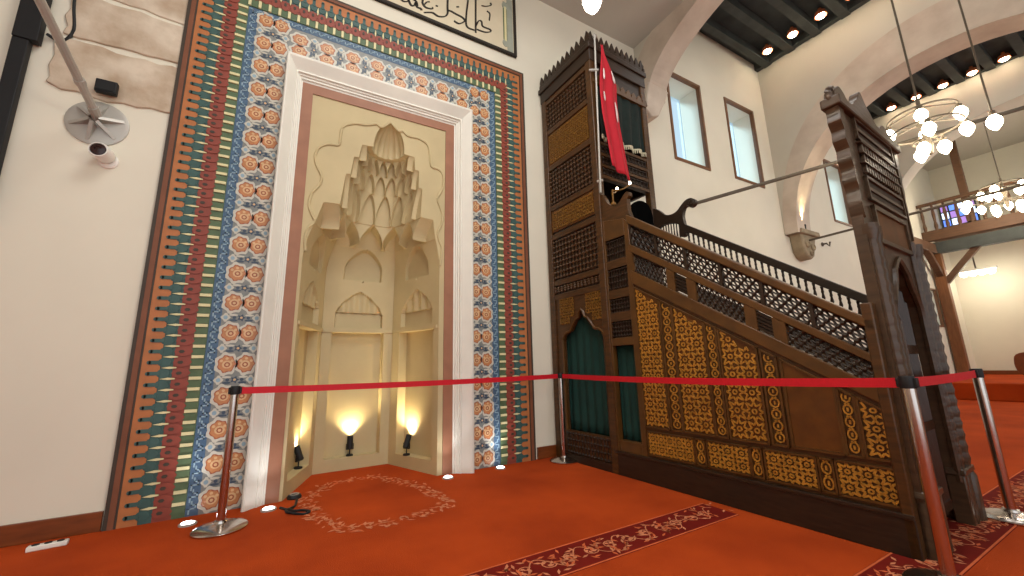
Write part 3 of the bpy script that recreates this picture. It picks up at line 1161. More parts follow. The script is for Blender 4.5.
t = thing('security_camera', 'white security camera with dark lens on the left wall below the anchor plate', 'security camera', (-1.40, W, 2.80))
b = MB()
b.lathe([(0.0, 0.0), (0.065, 0.0), (0.065, 0.012), (0.055, 0.02), (0.0, 0.02)], 20, (-1.40, W, 2.775), (0, -1, 0))
obj('mount', b, WHITEP, t)
b = MB()
dv = Vector((-0.06, -1, -0.04)).normalized()
o0 = Vector((-1.405, W - 0.0, 2.80))
b.lathe([(0.0, 0.012), (0.045, 0.015), (0.058, 0.03), (0.062, 0.06), (0.062, 0.15), (0.056, 0.165), (0.05, 0.165), (0.05, 0.155), (0.0, 0.155)], 20, o0, dv)
obj('body', b, WHITEP, t)
b = MB()
b.lathe([(0.0, 0.0), (0.048, 0.0), (0.046, 0.006), (0.022, 0.008), (0.02, 0.003), (0.0, 0.004)], 18, o0 + dv * 0.157, dv)
obj('lens', b, LENS, t)

t = thing('wall_casing', 'narrow black upright casing fixed to the white wall at the far left', 'wall casing', (-1.96, W, 2.4))
b = MB()
b.box(-2.02, -1.93, W - 0.08, W - 0.02, 2.15, 3.62)
obj('lower_casing', b, BLACK, t, bevel=0.006)
b = MB()
b.box(-2.02, -1.885, W - 0.09, W - 0.02, 3.62, 5.0)
obj('upper_casing', b, BLACK, t, bevel=0.006)
for z in (2.5, 3.5, 4.5):
    b = MB()
    b.box(-2.0, -1.94, W - 0.03, W, z, z + 0.05)
    obj('bracket', b, STEELM, t)
b = MB()
b.tube(smooth_path([(-1.80, W - 0.01, 4.6), (-1.77, W - 0.015, 4.1), (-1.74, W - 0.015, 3.85), (-1.79, W - 0.015, 3.72), (-1.87, W - 0.03, 3.74)], 5), 0.012, 6)
tag(obj('black_cable', b, BLACK), 'thin black cable looping down the bare stone beside the dark casing', 'cable')

# ------------------------------------------------------------------ minbar (pulpit): local x = down the stair, local y = away from the visible side
MROT = math.atan2(-1.0, 0.055)
mi = thing('minbar', 'carved dark wooden pulpit with stair, canopy tower and tall arched portal', 'pulpit', (2.87, 4.05, 0), MROT)
MD = 0.96                                     # depth of the pulpit


def side(a, b_, d):                           # visible long side: a along, b_ up, d outwards
    return (a, -d, b_)


def far(a, b_, d):
    return (a, MD + d, b_)


def mobj(name, b, m, label=None, parent=None, **k):
    o = obj(name, b, m, parent or mi, local=True, **k)
    if label:
        o['label'] = label
    return o


def Ztop(u):
    return 2.538 - 0.733 * (u - 1.375)


def Zbot(u):
    return 1.823 - 0.61 * (u - 1.4)


def Fz(u, s):
    return Ztop(u) + (Zbot(u) - Ztop(u)) * s


U0, U1 = 1.31, 3.07


def inset(b, fn, u0, u1, z0, z1, w=0.016, d=0.018, m=0):
    """raised moulding round a panel; z0, z1 are numbers or functions of u"""
    f0 = z0 if callable(z0) else (lambda u: z0)
    f1 = z1 if callable(z1) else (lambda u: z1)
    b.prism([(u0, f0(u0)), (u1, f0(u1)), (u1, f0(u1) + w), (u0, f0(u0) + w)], fn, 0, d, m)
    b.prism([(u0, f1(u0) - w), (u1, f1(u1) - w), (u1, f1(u1)), (u0, f1(u0))], fn, 0, d, m)
    b.prism([(u0, f0(u0)), (u0 + w, f0(u0 + w)), (u0 + w, f1(u0 + w)), (u0, f1(u0))], fn, 0, d, m)
    b.prism([(u1 - w, f0(u1 - w)), (u1, f0(u1)), (u1, f1(u1)), (u1 - w, f1(u1 - w))], fn, 0, d, m)


def stars(b, fn, u0, u1, z0, z1, cell, d0=0.001, d1=0.010, w=0.010, m=0, kind='star'):
    """interlaced star tracery clipped to the panel"""
    f0 = z0 if callable(z0) else (lambda u: z0)
    f1 = z1 if callable(z1) else (lambda u: z1)
    nu = max(1, round((u1 - u0) / cell))
    cu = (u1 - u0) / nu
    zmin = min(f0(u0), f0(u1))
    zmax = max(f1(u0), f1(u1))
    nz = max(1, round((zmax - zmin) / cell))
    cz = (zmax - zmin) / nz
    def ok(p):
        return u0 - 1e-4 <= p[0] <= u1 + 1e-4 and f0(p[0]) - 1e-4 <= p[1] <= f1(p[0]) + 1e-4
    def seg_(p, q, ww=w):
        if not (ok(p) and ok(q)):
            return
        dx, dz = q[0] - p[0], q[1] - p[1]
        l = math.hypot(dx, dz)
        nx, nz_ = -dz / l * ww / 2, dx / l * ww / 2
        b.prism([(p[0] + nx, p[1] + nz_), (p[0] - nx, p[1] - nz_), (q[0] - nx, q[1] - nz_), (q[0] + nx, q[1] + nz_)], fn, d0, d1, m)
    for i in range(nu):
        for j in range(nz):
            cx, cy = u0 + (i + 0.5) * cu, zmin + (j + 0.5) * cz
            R = 0.5
            if kind == 'star':
                o8 = [(cx + cu * 0.30 * math.cos(PI / 8 + k * PI / 4), cy + cz * 0.30 * math.sin(PI / 8 + k * PI / 4)) for k in range(8)]
                t8 = [(cx + cu * 0.50 * math.cos(k * PI / 4) * (1 if k % 2 == 0 else 1.25), cy + cz * 0.50 * math.sin(k * PI / 4) * (1 if k % 2 == 0 else 1.25)) for k in range(8)]
                for k in range(8):
                    seg_(o8[k], t8[k])
                    seg_(o8[k], t8[(k + 1) % 8])
                i8 = [(cx + cu * 0.13 * math.cos(k * PI / 3), cy + cz * 0.13 * math.sin(k * PI / 3)) for k in range(6)]
                for k in range(6):
                    seg_(i8[k], i8[(k + 1) % 6], w * 0.8)
            else:
                rg = [(cx + cu * 0.40 * math.cos(k * PI / 4), cy + cz * 0.40 * math.sin(k * PI / 4)) for k in range(8)]
                for k in range(8):
                    seg_(rg[k], rg[(k + 1) % 8], w * 0.8)
                seg_((cx - cu * 0.2, cy + cz * 0.5), (cx, cy + cz * 0.36))
                seg_((cx + cu * 0.2, cy + cz * 0.5), (cx, cy + cz * 0.36))
                seg_((cx, cy - cz * 0.15), (cx, cy + cz * 0.15))


def beads(b, fn, u0, u1, f0, f1, nu, nz, r, d=0.0, m=0, stag=True, diag=False):
    """turned spindle screen: beads joined by thin rods"""
    P = {}
    for i in range(nu + 1):
        for j in range(nz + 1):
            u = u0 + (u1 - u0) * i / nu
            if stag and j % 2:
                u += (u1 - u0) / nu / 2
            if u > u1 + 1e-6:
                continue
            za, zb = f0(u), f1(u)
            P[i, j] = (u, za + (zb - za) * (j / nz))
    for (i, j), (u, z) in P.items():
        c = fn(u, z, d)
        b.lathe([(0, -r), (r * 0.75, -r * 0.65), (r, 0), (r * 0.75, r * 0.65), (0, r)], 6, c, (0, 0, 1), m)
        for di, dj in (((1, 0), (0, 1), (-1, 1)) if (stag and j % 2 == 0) else ((1, 0), (0, 1), (1, 1)) if stag else ((1, 0), (0, 1))):
            q = P.get((i + di, j + dj))
            if q:
                b.bar(c, fn(q[0], q[1], d), r * 0.55, r * 0.55, (0, 0.3, 1), m)


def slats(b, fn, u0, u1, f0, f1, n, t, m=0):
    for k in range(n):
        s0 = (k + 0.2) / n
        s1 = (k + 0.75) / n
        g = lambda u, s: f0(u) + (f1(u) - f0(u)) * s
        b.prism([(u0, g(u0, s0)), (u1, g(u1, s0)), (u1, g(u1, s1)), (u0, g(u0, s1))], fn, -0.01, t, m)


# ---- stair body
b = MB()
t_ = 0.05
zlow = lambda u: Fz(u, 1.0)
b.prism([(U0, 0), (3.085, 0), (3.085, zlow(3.085)), (U0, zlow(U0))], side, -t_, 0.0)
near_panel = mobj('side_panel', b, WOOD, smooth=False)
b = MB()
b.prism([(U0, 0), (3.085, 0), (3.085, zlow(3.085)), (U0, zlow(U0))], far, -t_, 0.0)
far_panel = mobj('side_panel', b, WOOD, smooth=False)
b = MB()
b.prism([(0.93, 0), (3.09, 0), (3.09, 0.20), (0.93, 0.20)], side, 0.0, 0.022)
b.prism([(0.93, 0.20), (3.09, 0.20), (3.09, 0.225), (0.93, 0.225)], side, 0.0, 0.030)
mobj('plinth', b, WOODD, smooth=False, bevel=0.004)

# steps
b = MB()
NS = 9
for k in range(NS):
    u0 = 1.30 + (2.95 - 1.30) * k / NS
    b.box(u0, u0 + 0.19, t_ + 0.005, MD - t_ - 0.005, 0.0, 1.72 - 1.55 * k / NS)
mobj('step', b, WOODD, smooth=False)

# bands that follow the stair: handrail, screens, rails
def band(s0, s1, d0, d1, fn, u0=U0, u1=3.085):
    b = MB()
    b.prism([(u0, Fz(u0, s1)), (u1, Fz(u1, s1)), (u1, Fz(u1, s0)), (u0, Fz(u0, s0))], fn, d0, d1)
    return b
handrail = mobj('handrail', band(0.0, 0.13, -0.055, 0.022, side), WOODM, bevel=0.008)
mobj('middle_rail', band(0.45, 0.56, -0.045, 0.016, side), WOODM, bevel=0.005)
mobj('lower_rail', band(0.84, 1.03, -0.04, 0.016, side), WOODM, bevel=0.005)
b = MB()
beads(b, lambda a, c, d: side(a, c, d), U0 + 0.03, 3.065, lambda u: Fz(u, 0.44), lambda u: Fz(u, 0.14), 31, 4, 0.0195, -0.018)
for k in range(7):
    u = U0 + 0.02 + (3.065 - U0 - 0.02) * k / 6
    b.prism([(u - 0.012, Fz(u, 0.45)), (u + 0.012, Fz(u, 0.45)), (u + 0.012, Fz(u, 0.13)), (u - 0.012, Fz(u, 0.13))], side, -0.03, 0.004)
mobj('openwork_screen', b, WOODD, 'open screen of turned beads under the handrail')
secs = [(1.33, 1.73, 'l'), (1.77, 1.92, 's'), (1.96, 2.37, 'l'), (2.41, 2.55, 's'), (2.59, 3.06, 'l')]
for u0, u1, kind in secs:
    b = MB()
    g0, g1 = (lambda u: Fz(u, 0.82)), (lambda u: Fz(u, 0.58))
    if kind == 'l':
        beads(b, side, u0 + 0.02, u1 - 0.02, g0, g1, 9, 4, 0.015, -0.015)
    else:
        slats(b, side, u0, u1, g0, g1, 5, 0.004)
        b.prism([(u0, g0(u0)), (u1, g0(u1)), (u1, g1(u1)), (u0, g1(u0))], side, -0.03, -0.02)
    mobj('bead_screen' if kind == 'l' else 'slat_screen', b, WOODD)
    for u in (u0, u1):
        b = MB()
        b.prism([(u - 0.02, Fz(u, 0.85)), (u + 0.02, Fz(u, 0.85)), (u + 0.02, Fz(u, 0.55)), (u - 0.02, Fz(u, 0.55))], side, -0.035, 0.012)
        mobj('mullion', b, WOODM)

b = MB()
b.box(3.035, 3.09, -0.022, 0.06, 0.0, 1.40)
mobj('newel_post', b, WOOD, bevel=0.008)

# far balustrade with single balusters, scrolled ends
b = MB()
b.prism([(1.36, Ztop(1.36) - 0.0), (3.085, Ztop(3.085)), (3.085, Ztop(3.085) + 0.085), (1.36, Ztop(1.36) + 0.085)], far, -0.06, 0.0)
far_rail = mobj('far_handrail', b, WOODD, bevel=0.006)
b = MB()
b.prism([(1.31, Fz(1.31, 0.36)), (3.085, Fz(3.085, 0.36)), (3.085, Fz(3.085, 0.28)), (1.31, Fz(1.31, 0.28))], far, -0.05, 0.0)
b.prism([(1.31, Fz(1.31, 1.0)), (3.085, Fz(3.085, 1.0)), (3.085, Fz(3.085, 0.9)), (1.31, Fz(1.31, 0.9))], far, -0.05, 0.0)
mobj('far_lower_rail', b, WOODD, bevel=0.005)
for k in range(31):
    u = 1.39 + k * 0.055
    z1, z0 = Ztop(u), Fz(u, 0.3)
    h = z1 - z0
    b = MB()
    b.lathe([(0.013, z0), (0.013, z0 + h * 0.12), (0.007, z0 + h * 0.2), (0.014, z0 + h * 0.4), (0.008, z0 + h * 0.62), (0.012, z0 + h * 0.72), (0.009, z0 + h * 0.82), (0.014, z1)], 8, (u, MD - 0.03, 0))
    mobj('baluster', b, WOODD, parent=far_rail)
scr = [(0.94, 2.60), (0.94, 2.93), (1.0, 2.95), (1.06, 2.90), (1.13, 2.825), (1.21, 2.80), (1.29, 2.815), (1.36, 2.87), (1.42, 2.905), (1.48, 2.905), (1.525, 2.87), (1.53, 2.83), (1.50, 2.80), (1.46, 2.80), (1.44, 2.83), (1.405, 2.83), (1.375, 2.79), (1.36, 2.72), (1.37, 2.62), (1.37, 2.50), (1.30, 2.50), (1.30, 2.64), (1.18, 2.70), (1.05, 2.70), (1.0, 2.66), (1.0, 2.60)]
b = MB()
b.prism(smooth_path(scr + [scr[0]], 3)[:-1], far, -0.06, -0.005)
b.lathe([(0.0, -0.034), (0.03, -0.034), (0.042, -0.02), (0.042, 0.02), (0.03, 0.034), (0.0, 0.034)], 14, (1.485, MD - 0.033, 2.85), (0, 1, 0))
mobj('scroll_end', b, WOODD, parent=far_rail, bevel=0.004)
for k in range(8):
    u = 1.04 + k * 0.035
    b = MB()
    b.lathe([(0.008, 2.45), (0.011, 2.52), (0.007, 2.6), (0.009, 2.70)], 6, (u, MD - 0.03, 0))
    mobj('baluster', b, WOODD, parent=far_rail)
scn = [(0.95, 2.50), (0.95, 2.96), (1.0, 2.93), (1.05, 2.82), (1.11, 2.76), (1.17, 2.74), (1.23, 2.76), (1.29, 2.82), (1.33, 2.84), (1.36, 2.82), (1.36, 2.78), (1.33, 2.76), (1.33, 2.64), (1.36, 2.55), (1.36, 2.45)]
b = MB()
b.prism(scn, side, -0.055, 0.0)
mobj('scroll_end', b, WOOD, parent=handrail, bevel=0.004)

# ---- carved panels of the stair side
main = [(1.335, 1.585, 'g'), (1.615, 1.715, 's'), (1.735, 2.00, 'g'), (2.02, 2.10, 's'), (2.13, 2.39, 'g'), (2.425, 2.51, 's'), (2.55, 2.82, 'p'), (2.845, 2.91, 's'), (2.935, 3.06, 't')]
topf = lambda u: Fz(u, 1.03) - 0.03
for u0, u1, kind in main:
    b = MB()
    inset(b, side, u0 - 0.012, u1 + 0.012, 0.485, topf, 0.014, 0.016)
    mobj('panel_frame', b, WOODM, parent=near_panel, smooth=False)
    if kind == 'p':
        b = MB()
        b.prism([(u0, 0.50), (u1, 0.50), (u1, topf(u1) - 0.015), (u0, topf(u0) - 0.015)], side, 0.0, 0.006)
        mobj('plain_panel', b, PANELW, 'plain amber panel', near_panel, smooth=False)
        continue
    b = MB()
    b.prism([(u0, 0.50), (u1, 0.50), (u1, topf(u1) - 0.012), (u0, topf(u0) - 0.012)], side, -0.01, 0.002, 1)
    tf = lambda u: topf(u) - 0.02
    if kind == 's':
        stars(b, side, u0 + 0.005, u1 - 0.005, 0.505, tf, 0.075, 0.001, 0.012, 0.010, 0, 'ring')
    else:
        stars(b, side, u0 + 0.005, u1 - 0.005, 0.505, tf, 0.125, 0.001, 0.012, 0.011, 0)
    mobj('gilt_strip' if kind == 's' else 'gilt_panel', b, [GOLD, WOOD if kind in 'st' else PANELW], parent=near_panel, smooth=False)
lower = [(1.35, 1.80, 'g'), (1.825, 1.895, 's'), (1.925, 2.24, 'g'), (2.26, 2.325, 's'), (2.355, 2.655, 'g'), (2.68, 2.745, 's'), (2.77, 3.065, 'g')]
for u0, u1, kind in lower:
    b = MB()
    inset(b, side, u0 - 0.01, u1 + 0.01, 0.245, 0.455, 0.012, 0.016)
    mobj('panel_frame', b, WOODM, parent=near_panel, smooth=False)
    b = MB()
    b.prism([(u0, 0.257), (u1, 0.257), (u1, 0.443), (u0, 0.443)], side, -0.01, 0.002, 1)
    stars(b, side, u0, u1, 0.26, 0.44, 0.095 if kind == 'g' else 0.075, 0.001, 0.012, 0.011, 0, 'star' if kind == 'g' else 'ring')
    mobj('gilt_strip' if kind == 's' else 'gilt_panel', b, [GOLD, WOOD], parent=near_panel, smooth=False)

# ---- narrow bay between tower and stair: small opening and four screens above
b = MB()
b.prism([(0.93, 0), (0.99, 0), (0.99, 2.62), (0.93, 2.62)], side, -0.05, 0.012)
b.prism([(1.265, 0), (1.325, 0), (1.325, 2.50), (1.265, 2.56)], side, -0.05, 0.012)
b.prism([(0.99, 0), (1.265, 0), (1.265, 0.33), (0.99, 0.33)], side, -0.05, 0.004)
b.prism([(0.99, 1.25), (1.265, 1.25), (1.265, 1.33), (0.99, 1.33)], side, -0.05, 0.010)
b.prism([(0.99, 2.38), (1.265, 2.38), (1.265, 2.56), (0.99, 2.62)], side, -0.05, 0.010)
bay = mobj('bay_frame', b, WOODM, bevel=0.004)
for z0, z1 in ((1.33, 1.50), (1.57, 1.74), (1.83, 2.06), (2.13, 2.38)):
    b = MB()
    b.prism([(0.99, z1), (1.265, z1), (1.265, z1 + 0.09), (0.99, z1 + 0.09)], side, -0.05, 0.008, 1)
    b.prism([(0.99, z0), (1.265, z0), (1.265, z1), (0.99, z1)], side, -0.05, -0.03, 0)
    beads(b, side, 1.0, 1.255, lambda u, z0=z0: z0 + 0.02, lambda u, z1=z1: z1 - 0.02, 7, 3, 0.013, -0.008, 0, False)
    mobj('bay_screen', b, [WOODD, WOOD], parent=bay)

# ---- canopy tower: side towards us
TU = 0.95
arch = [(0.19, 0.33), (0.19, 1.36), (0.215, 1.42), (0.27, 1.45), (0.33, 1.46), (0.375, 1.52), (0.43, 1.585), (0.48, 1.61), (0.50, 1.67), (0.535, 1.70), (0.57, 1.67), (0.59, 1.61), (0.64, 1.585), (0.695, 1.52), (0.74, 1.46), (0.80, 1.45), (0.855, 1.42), (0.88, 1.36), (0.88, 0.33)]
b = MB()
b.prism([(0.0, 0), (0.19, 0), (0.19, 1.9), (0.0, 1.9)], side, -0.05, 0.0)
b.prism([(0.88, 0), (TU, 0), (TU, 1.9), (0.88, 1.9)], side, -0.05, 0.0)
b.prism([(0.19, 0), (0.88, 0), (0.88, 0.33), (0.19, 0.33)], side, -0.05, 0.0)
for (ua, za), (ub, zb) in zip(arch[1:-1], arch[2:-1]):
    b.prism([(ua, za), (ub, zb), (ub, 1.9), (ua, 1.9)], side, -0.05, 0.0)
arch_panel = mobj('arch_panel', b, WOOD, smooth=False)
b = MB()
b.tube([side(u, z, 0.004) for u, z in arch], 0.016, 6)
mobj('arch_moulding', b, WOODM, parent=arch_panel)
for sp0, sp1 in ((0.62, 0.90), (0.16, 0.42)):
    b = MB()
    stars(b, side, sp0, sp1, lambda u: 1.62 if 0.35 < u < 0.7 else 1.55, 1.88, 0.10, 0.0, 0.010, 0.011)
    mobj('gilt_spandrel', b, GOLDD, parent=arch_panel, smooth=False)
b = MB()
beads(b, side, 0.2, 0.87, lambda u: 0.10, lambda u: 0.30, 14, 3, 0.016, 0.004, 0, False)
mobj('base_screen', b, WOODD, parent=arch_panel)
b = MB()
b.prism([(-0.01, 0), (0.93, 0), (0.93, 0.08), (-0.01, 0.08)], side, 0, 0.02)
mobj('plinth', b, WOODD, smooth=False)
# posts of the tower
for (u, v, zt) in ((0.035, 0.02, 4.72), (0.925, 0.02, 4.72), (0.925, MD - 0.02, 4.72), (0.035, MD - 0.02, 4.72)):
    b = MB()
    b.box(u - 0.045, u + 0.045, v - 0.045, v + 0.045, 0.0, zt)
    mobj('corner_post', b, WOOD, bevel=0.01)
# backing of the upper walls and their carved fields
b = MB()
b.prism([(0.07, 1.9), (0.89, 1.9), (0.89, 4.72), (0.07, 4.72)], side, -0.04, -0.012)
tower = mobj('tower_wall', b, WOODD, smooth=False)
b = MB()
b.prism([(0.05, 0.0), (0.93, 0.0), (0.93, 2.7), (0.05, 2.7)], far, -0.04, 0.0)
b.prism([(0.05, 3.2), (0.93, 3.2), (0.93, 4.72), (0.05, 4.72)], far, -0.04, 0.0)
mobj('tower_wall', b, WOODD, smooth=False)
b = MB()
b.box(0.05, 1.30, 0.05, MD - 0.05, 1.66, 1.72)
mobj('platform', b, WOODD, smooth=False)
for z in (1.90, 2.08, 2.69, 3.09, 3.66, 4.20, 4.66):
    b = MB()
    b.prism([(0.0, z - 0.035), (TU + 0.01, z - 0.035), (TU + 0.01, z + 0.035), (0.0, z + 0.035)], side, -0.02, 0.014)
    mobj('cross_rail', b, WOOD, parent=tower, bevel=0.006)
for z0, z1 in ((2.76, 3.05), (3.70, 4.16)):
    b = MB()
    b.prism([(0.08, z0), (0.88, z0), (0.88, z1), (0.08, z1)], side, -0.012, 0.0, 1)
    stars(b, side, 0.10, 0.86, z0 + 0.02, z1 - 0.02, 0.115, 0.0, 0.010, 0.014)
    o = mobj('gilt_field', b, [GOLDD, PANELW], parent=tower, smooth=False)
for z0, z1, nz in ((1.94, 2.05, 2), (2.12, 2.65, 7), (3.13, 3.62, 7), (4.24, 4.62, 5)):
    b = MB()
    beads(b, side, 0.09, 0.87, lambda u, z0=z0: z0 + 0.03, lambda u, z1=z1: z1 - 0.03, 13, nz, 0.019, -0.004, 0, False)
    mobj('tower_screen', b, WOOD, parent=tower)
# front of the canopy (towards the stair)
def front(a, c, d):                            # a across, c up, d outwards down the stair
    return (TU + d, a, c)
b = MB()
b.prism([(0.05, 3.18), (MD - 0.05, 3.18), (MD - 0.05, 3.62), (0.05, 3.62)], front, -0.05, -0.01, 0)
for zz in (3.20, 3.34, 3.48, 3.62):
    b.prism([(0.05, zz - 0.018), (MD - 0.05, zz - 0.018), (MD - 0.05, zz + 0.018), (0.05, zz + 0.018)], front, -0.01, 0.012, 1)
for zz in (3.27, 3.41, 3.55):
    beads(b, front, 0.10, MD - 0.10, lambda u, zz=zz: zz - 0.03, lambda u, zz=zz: zz + 0.03, 12, 1, 0.016, 0.0, 0, False)
mobj('front_panel', b, [WOODD, WOOD])
b = MB()
b.prism([(0.0, 4.50), (MD, 4.50), (MD, 4.86), (0.0, 4.86)], front, -0.05, 0.0)
lintel = mobj('front_lintel', b, WOODD, smooth=False)
b = MB()
for k in range(9):
    v = 0.06 + k * 0.105
    b.prism([(v, 4.44), (v + 0.105, 4.44), (v + 0.09, 4.50), (v + 0.0525, 4.54), (v + 0.015, 4.50)], front, 0.0, 0.025)
b.prism([(0.0, 4.40), (MD, 4.40), (MD, 4.45), (0.0, 4.45)], front, -0.01, 0.03)
mobj('scalloped_valance', b, WOODM, parent=lintel, smooth=False)
# cornice and merlons
b = MB()
b.box(-0.02, TU + 0.03, -0.03, MD + 0.03, 4.70, 4.92)
b.box(-0.04, TU + 0.05, -0.05, MD + 0.05, 4.86, 4.93)
cornice = mobj('cornice', b, WOODD, bevel=0.008)
mer = [(-0.042, 0), (0.042, 0), (0.046, 0.06), (0.03, 0.085), (0.036, 0.12), (0.0, 0.20), (-0.036, 0.12), (-0.03, 0.085), (-0.046, 0.06)]
for k in range(11):
    c = 0.02 + k * 0.093
    for fn, dd in ((side, 0.03), (front, 0.03), (far, 0.03)):
        b = MB()
        b.prism([(c + a, 4.92 + z) for a, z in mer], fn, dd - 0.025, dd)
        mobj('merlon', b, WOODD, parent=cornice)
b = MB()
q = 0.05
b.add([(q, q, 4.92), (TU - q, q, 4.92), (TU - q, MD - q, 4.92), (q, MD - q, 4.92), (TU / 2, MD / 2, 5.25)], [(0, 1, 4), (1, 2, 4), (2, 3, 4), (3, 0, 4), (3, 2, 1, 0)])
mobj('canopy_roof', b, WOODD, smooth=False)

# ---- portal at the foot of the stair
PU0, PU1, PV = 3.03, 3.09, 1.26
def pf(a, c, d):                               # front face of the portal: a across, c up, d outwards
    return (PU1 + d, a, c)
z0d, z1d = 0.26, 1.72
darch = [(0.27, z0d), (0.27, 1.30), (0.29, 1.42), (0.36, 1.50), (0.42, 1.56), (0.46, 1.64), (0.55, 1.70), (0.63, 1.735), (0.71, 1.70), (0.80, 1.64), (0.84, 1.56), (0.90, 1.50), (0.97, 1.42), (0.99, 1.30), (0.99, z0d)]
b = MB()
fnp = lambda a, c, d: (d, a, c)
b.prism([(0.0, 0), (0.27, 0), (0.27, 2.72), (0.0, 2.72)], fnp, PU0, PU1)
b.prism([(0.99, 0), (PV, 0), (PV, 2.72), (0.99, 2.72)], fnp, PU0, PU1)
for (a0, c0), (a1, c1) in zip(darch[1:-1], darch[2:-1]):
    b.prism([(a0, c0), (a1, c1), (a1, 2.72), (a0, 2.72)], fnp, PU0, PU1)
portal = mobj('portal', b, WOODLIT, smooth=False)
portal.location = (0.03, 0.045, 0)
portal.scale = (1.0, 0.82, 1.0)
b = MB()
b.tube([pf(a, c, 0.004) for a, c in darch], 0.02, 6)
mobj('arch_moulding', b, WOODLIT, parent=portal)
# carved jamb columns
for a, w in ((0.05, 0.045), (0.19, 0.032), (1.07, 0.032), (1.21, 0.045)):
    b = MB()
    prof = [(w * 1.2, 0.0), (w * 1.2, 0.28), (w * 0.8, 0.32)]
    z = 0.36
    while z < 1.75:
        prof += [(w * 0.86, z), (w, z + 0.03), (w * 0.86, z + 0.06)]
        z += 0.075
    prof += [(w * 0.9, 1.80), (w * 1.2, 1.84), (w * 1.2, 1.9)]
    b.lathe(prof, 10, (PU1 + 0.0, a, 0))
    mobj('jamb_column', b, WOODLIT, parent=portal)
for a0, a1 in ((0.0, 0.28), (0.98, PV + 0.02)):
    b = MB()
    b.prism([(a0, 0), (a1, 0), (a1, 0.30), (a0, 0.30)], pf, -0.06, 0.03)
    b.prism([(a0 - 0.01, 0.30), (a1 + 0.01, 0.30), (a1, 0.34), (a0, 0.34)], pf, -0.06, 0.04)
    mobj('portal_plinth', b, WOODLIT, parent=portal, bevel=0.008)
# door leaves, vertical carved ribs
for a0, a1 in ((0.275, 0.628), (0.632, 0.985)):
    b = MB()
    b.prism([(a0, 0.05), (a1, 0.05), (a1, 1.72 if a0 > 0.5 else 1.72), (a0, 1.72)], pf, -0.11, -0.075)
    for k in range(5):
        a = a0 + 0.035 + k * (a1 - a0 - 0.07) / 4
        b.tube([pf(a, 0.12, -0.072), pf(a, 1.66, -0.072)], 0.020, 6)
    for z in (0.12, 0.62, 1.12, 1.60):
        b.prism([(a0 + 0.01, z - 0.03), (a1 - 0.01, z - 0.03), (a1 - 0.01, z + 0.03), (a0 + 0.01, z + 0.03)], pf, -0.075, -0.052)
    mobj('door_leaf', b, WOODDOOR, parent=portal)
# fields above the door
b = MB()
inset(b, pf, 0.22, 1.06, 1.80, 2.06, 0.03, 0.022)
mobj('panel_frame', b, WOODLIT, parent=portal, smooth=False)
b = MB()
b.prism([(0.25, 1.83), (1.03, 1.83), (1.03, 2.03), (0.25, 2.03)], pf, 0.0, 0.008)
mobj('plain_panel', b, PANELW, 'plain brown panel above the arched door', portal, smooth=False)
for z0, z1 in ((2.11, 2.25), (2.55, 2.69)):
    b = MB()
    b.prism([(0.22, z0), (1.12, z0), (1.12, z1), (0.22, z1)], pf, 0.0, 0.006, 0)
    b.prism([(0.24, (z0 + z1) / 2 - 0.012), (1.10, (z0 + z1) / 2 - 0.012), (1.10, (z0 + z1) / 2 + 0.012), (0.24, (z0 + z1) / 2 + 0.012)], pf, 0.006, 0.016, 1)
    inset(b, pf, 0.20, 1.14, z0 - 0.015, z1 + 0.015, 0.02, 0.02, 1)
    mobj('inscription_field', b, [WOODD, WOODLIT], parent=portal, smooth=False)
for r in range(3):
    b = MB()
    z = 2.32 + r * 0.075
    b.prism([(0.22, z - 0.03), (1.12, z - 0.03), (1.12, z + 0.04), (0.22, z + 0.04)], pf, 0.0, 0.004, 0)
    for k in range(14):
        a = 0.25 + k * 0.064
        b.prism([(a - 0.02, z - 0.026), (a + 0.02, z - 0.026), (a + 0.024, z + 0.012), (a, z + 0.036), (a - 0.024, z + 0.012)], pf, 0.004, 0.022, 1)
    b.prism([(0.2, z + 0.036), (1.14, z + 0.036), (1.14, z + 0.044), (0.2, z + 0.044)], pf, 0.0, 0.028, 1)
    mobj('stalactite_row', b, [WOODD, WOODLIT], parent=portal, smooth=False)
# wavy edge of the portal side, crest and scrolls
edge = [(-0.12, 2.72), (-0.085, 2.66), (-0.10, 2.60), (-0.06, 2.54), (-0.075, 2.47), (-0.035, 2.41), (-0.05, 2.34), (-0.015, 2.27), (-0.03, 2.20), (0.0, 2.13), (-0.015, 2.05), (0.0, 1.96)]
for mir in (False, True):
    b = MB()
    pts = [(0.012, 1.94)] + [(0.012, 2.72)] + smooth_path(edge, 3)
    b.prism([(PV - a, c) for a, c in pts] if mir else pts, pf, -0.06, 0.012)
    mobj('side_bracket', b, WOODLIT, parent=portal)
b = MB()
b.prism([(-0.13, 2.70), (PV + 0.13, 2.70), (PV + 0.13, 2.77), (-0.13, 2.77)], pf, -0.075, 0.035)
mobj('portal_cornice', b, WOODLIT, parent=portal, bevel=0.01)
crest = [(-0.09, 2.76), (-0.06, 2.87), (0.02, 2.95), (0.09, 2.98), (0.16, 2.95), (0.22, 2.90), (0.30, 2.89), (0.38, 2.93), (0.44, 2.99), (0.52, 3.04), (0.58, 3.12), (0.63, 3.17), (0.68, 3.12), (0.74, 3.04), (0.82, 2.99), (0.88, 2.93), (0.96, 2.89), (1.04, 2.90), (1.10, 2.95), (1.17, 2.98), (1.24, 2.95), (1.32, 2.87), (1.35, 2.76)]
b = MB()
crest = [(a, 2.75 + (c - 2.76) * 0.72) for a, c in crest]
b.prism(smooth_path(crest, 3), pf, -0.06, 0.0)
mobj('crest', b, WOODLIT, parent=portal, bevel=0.006)
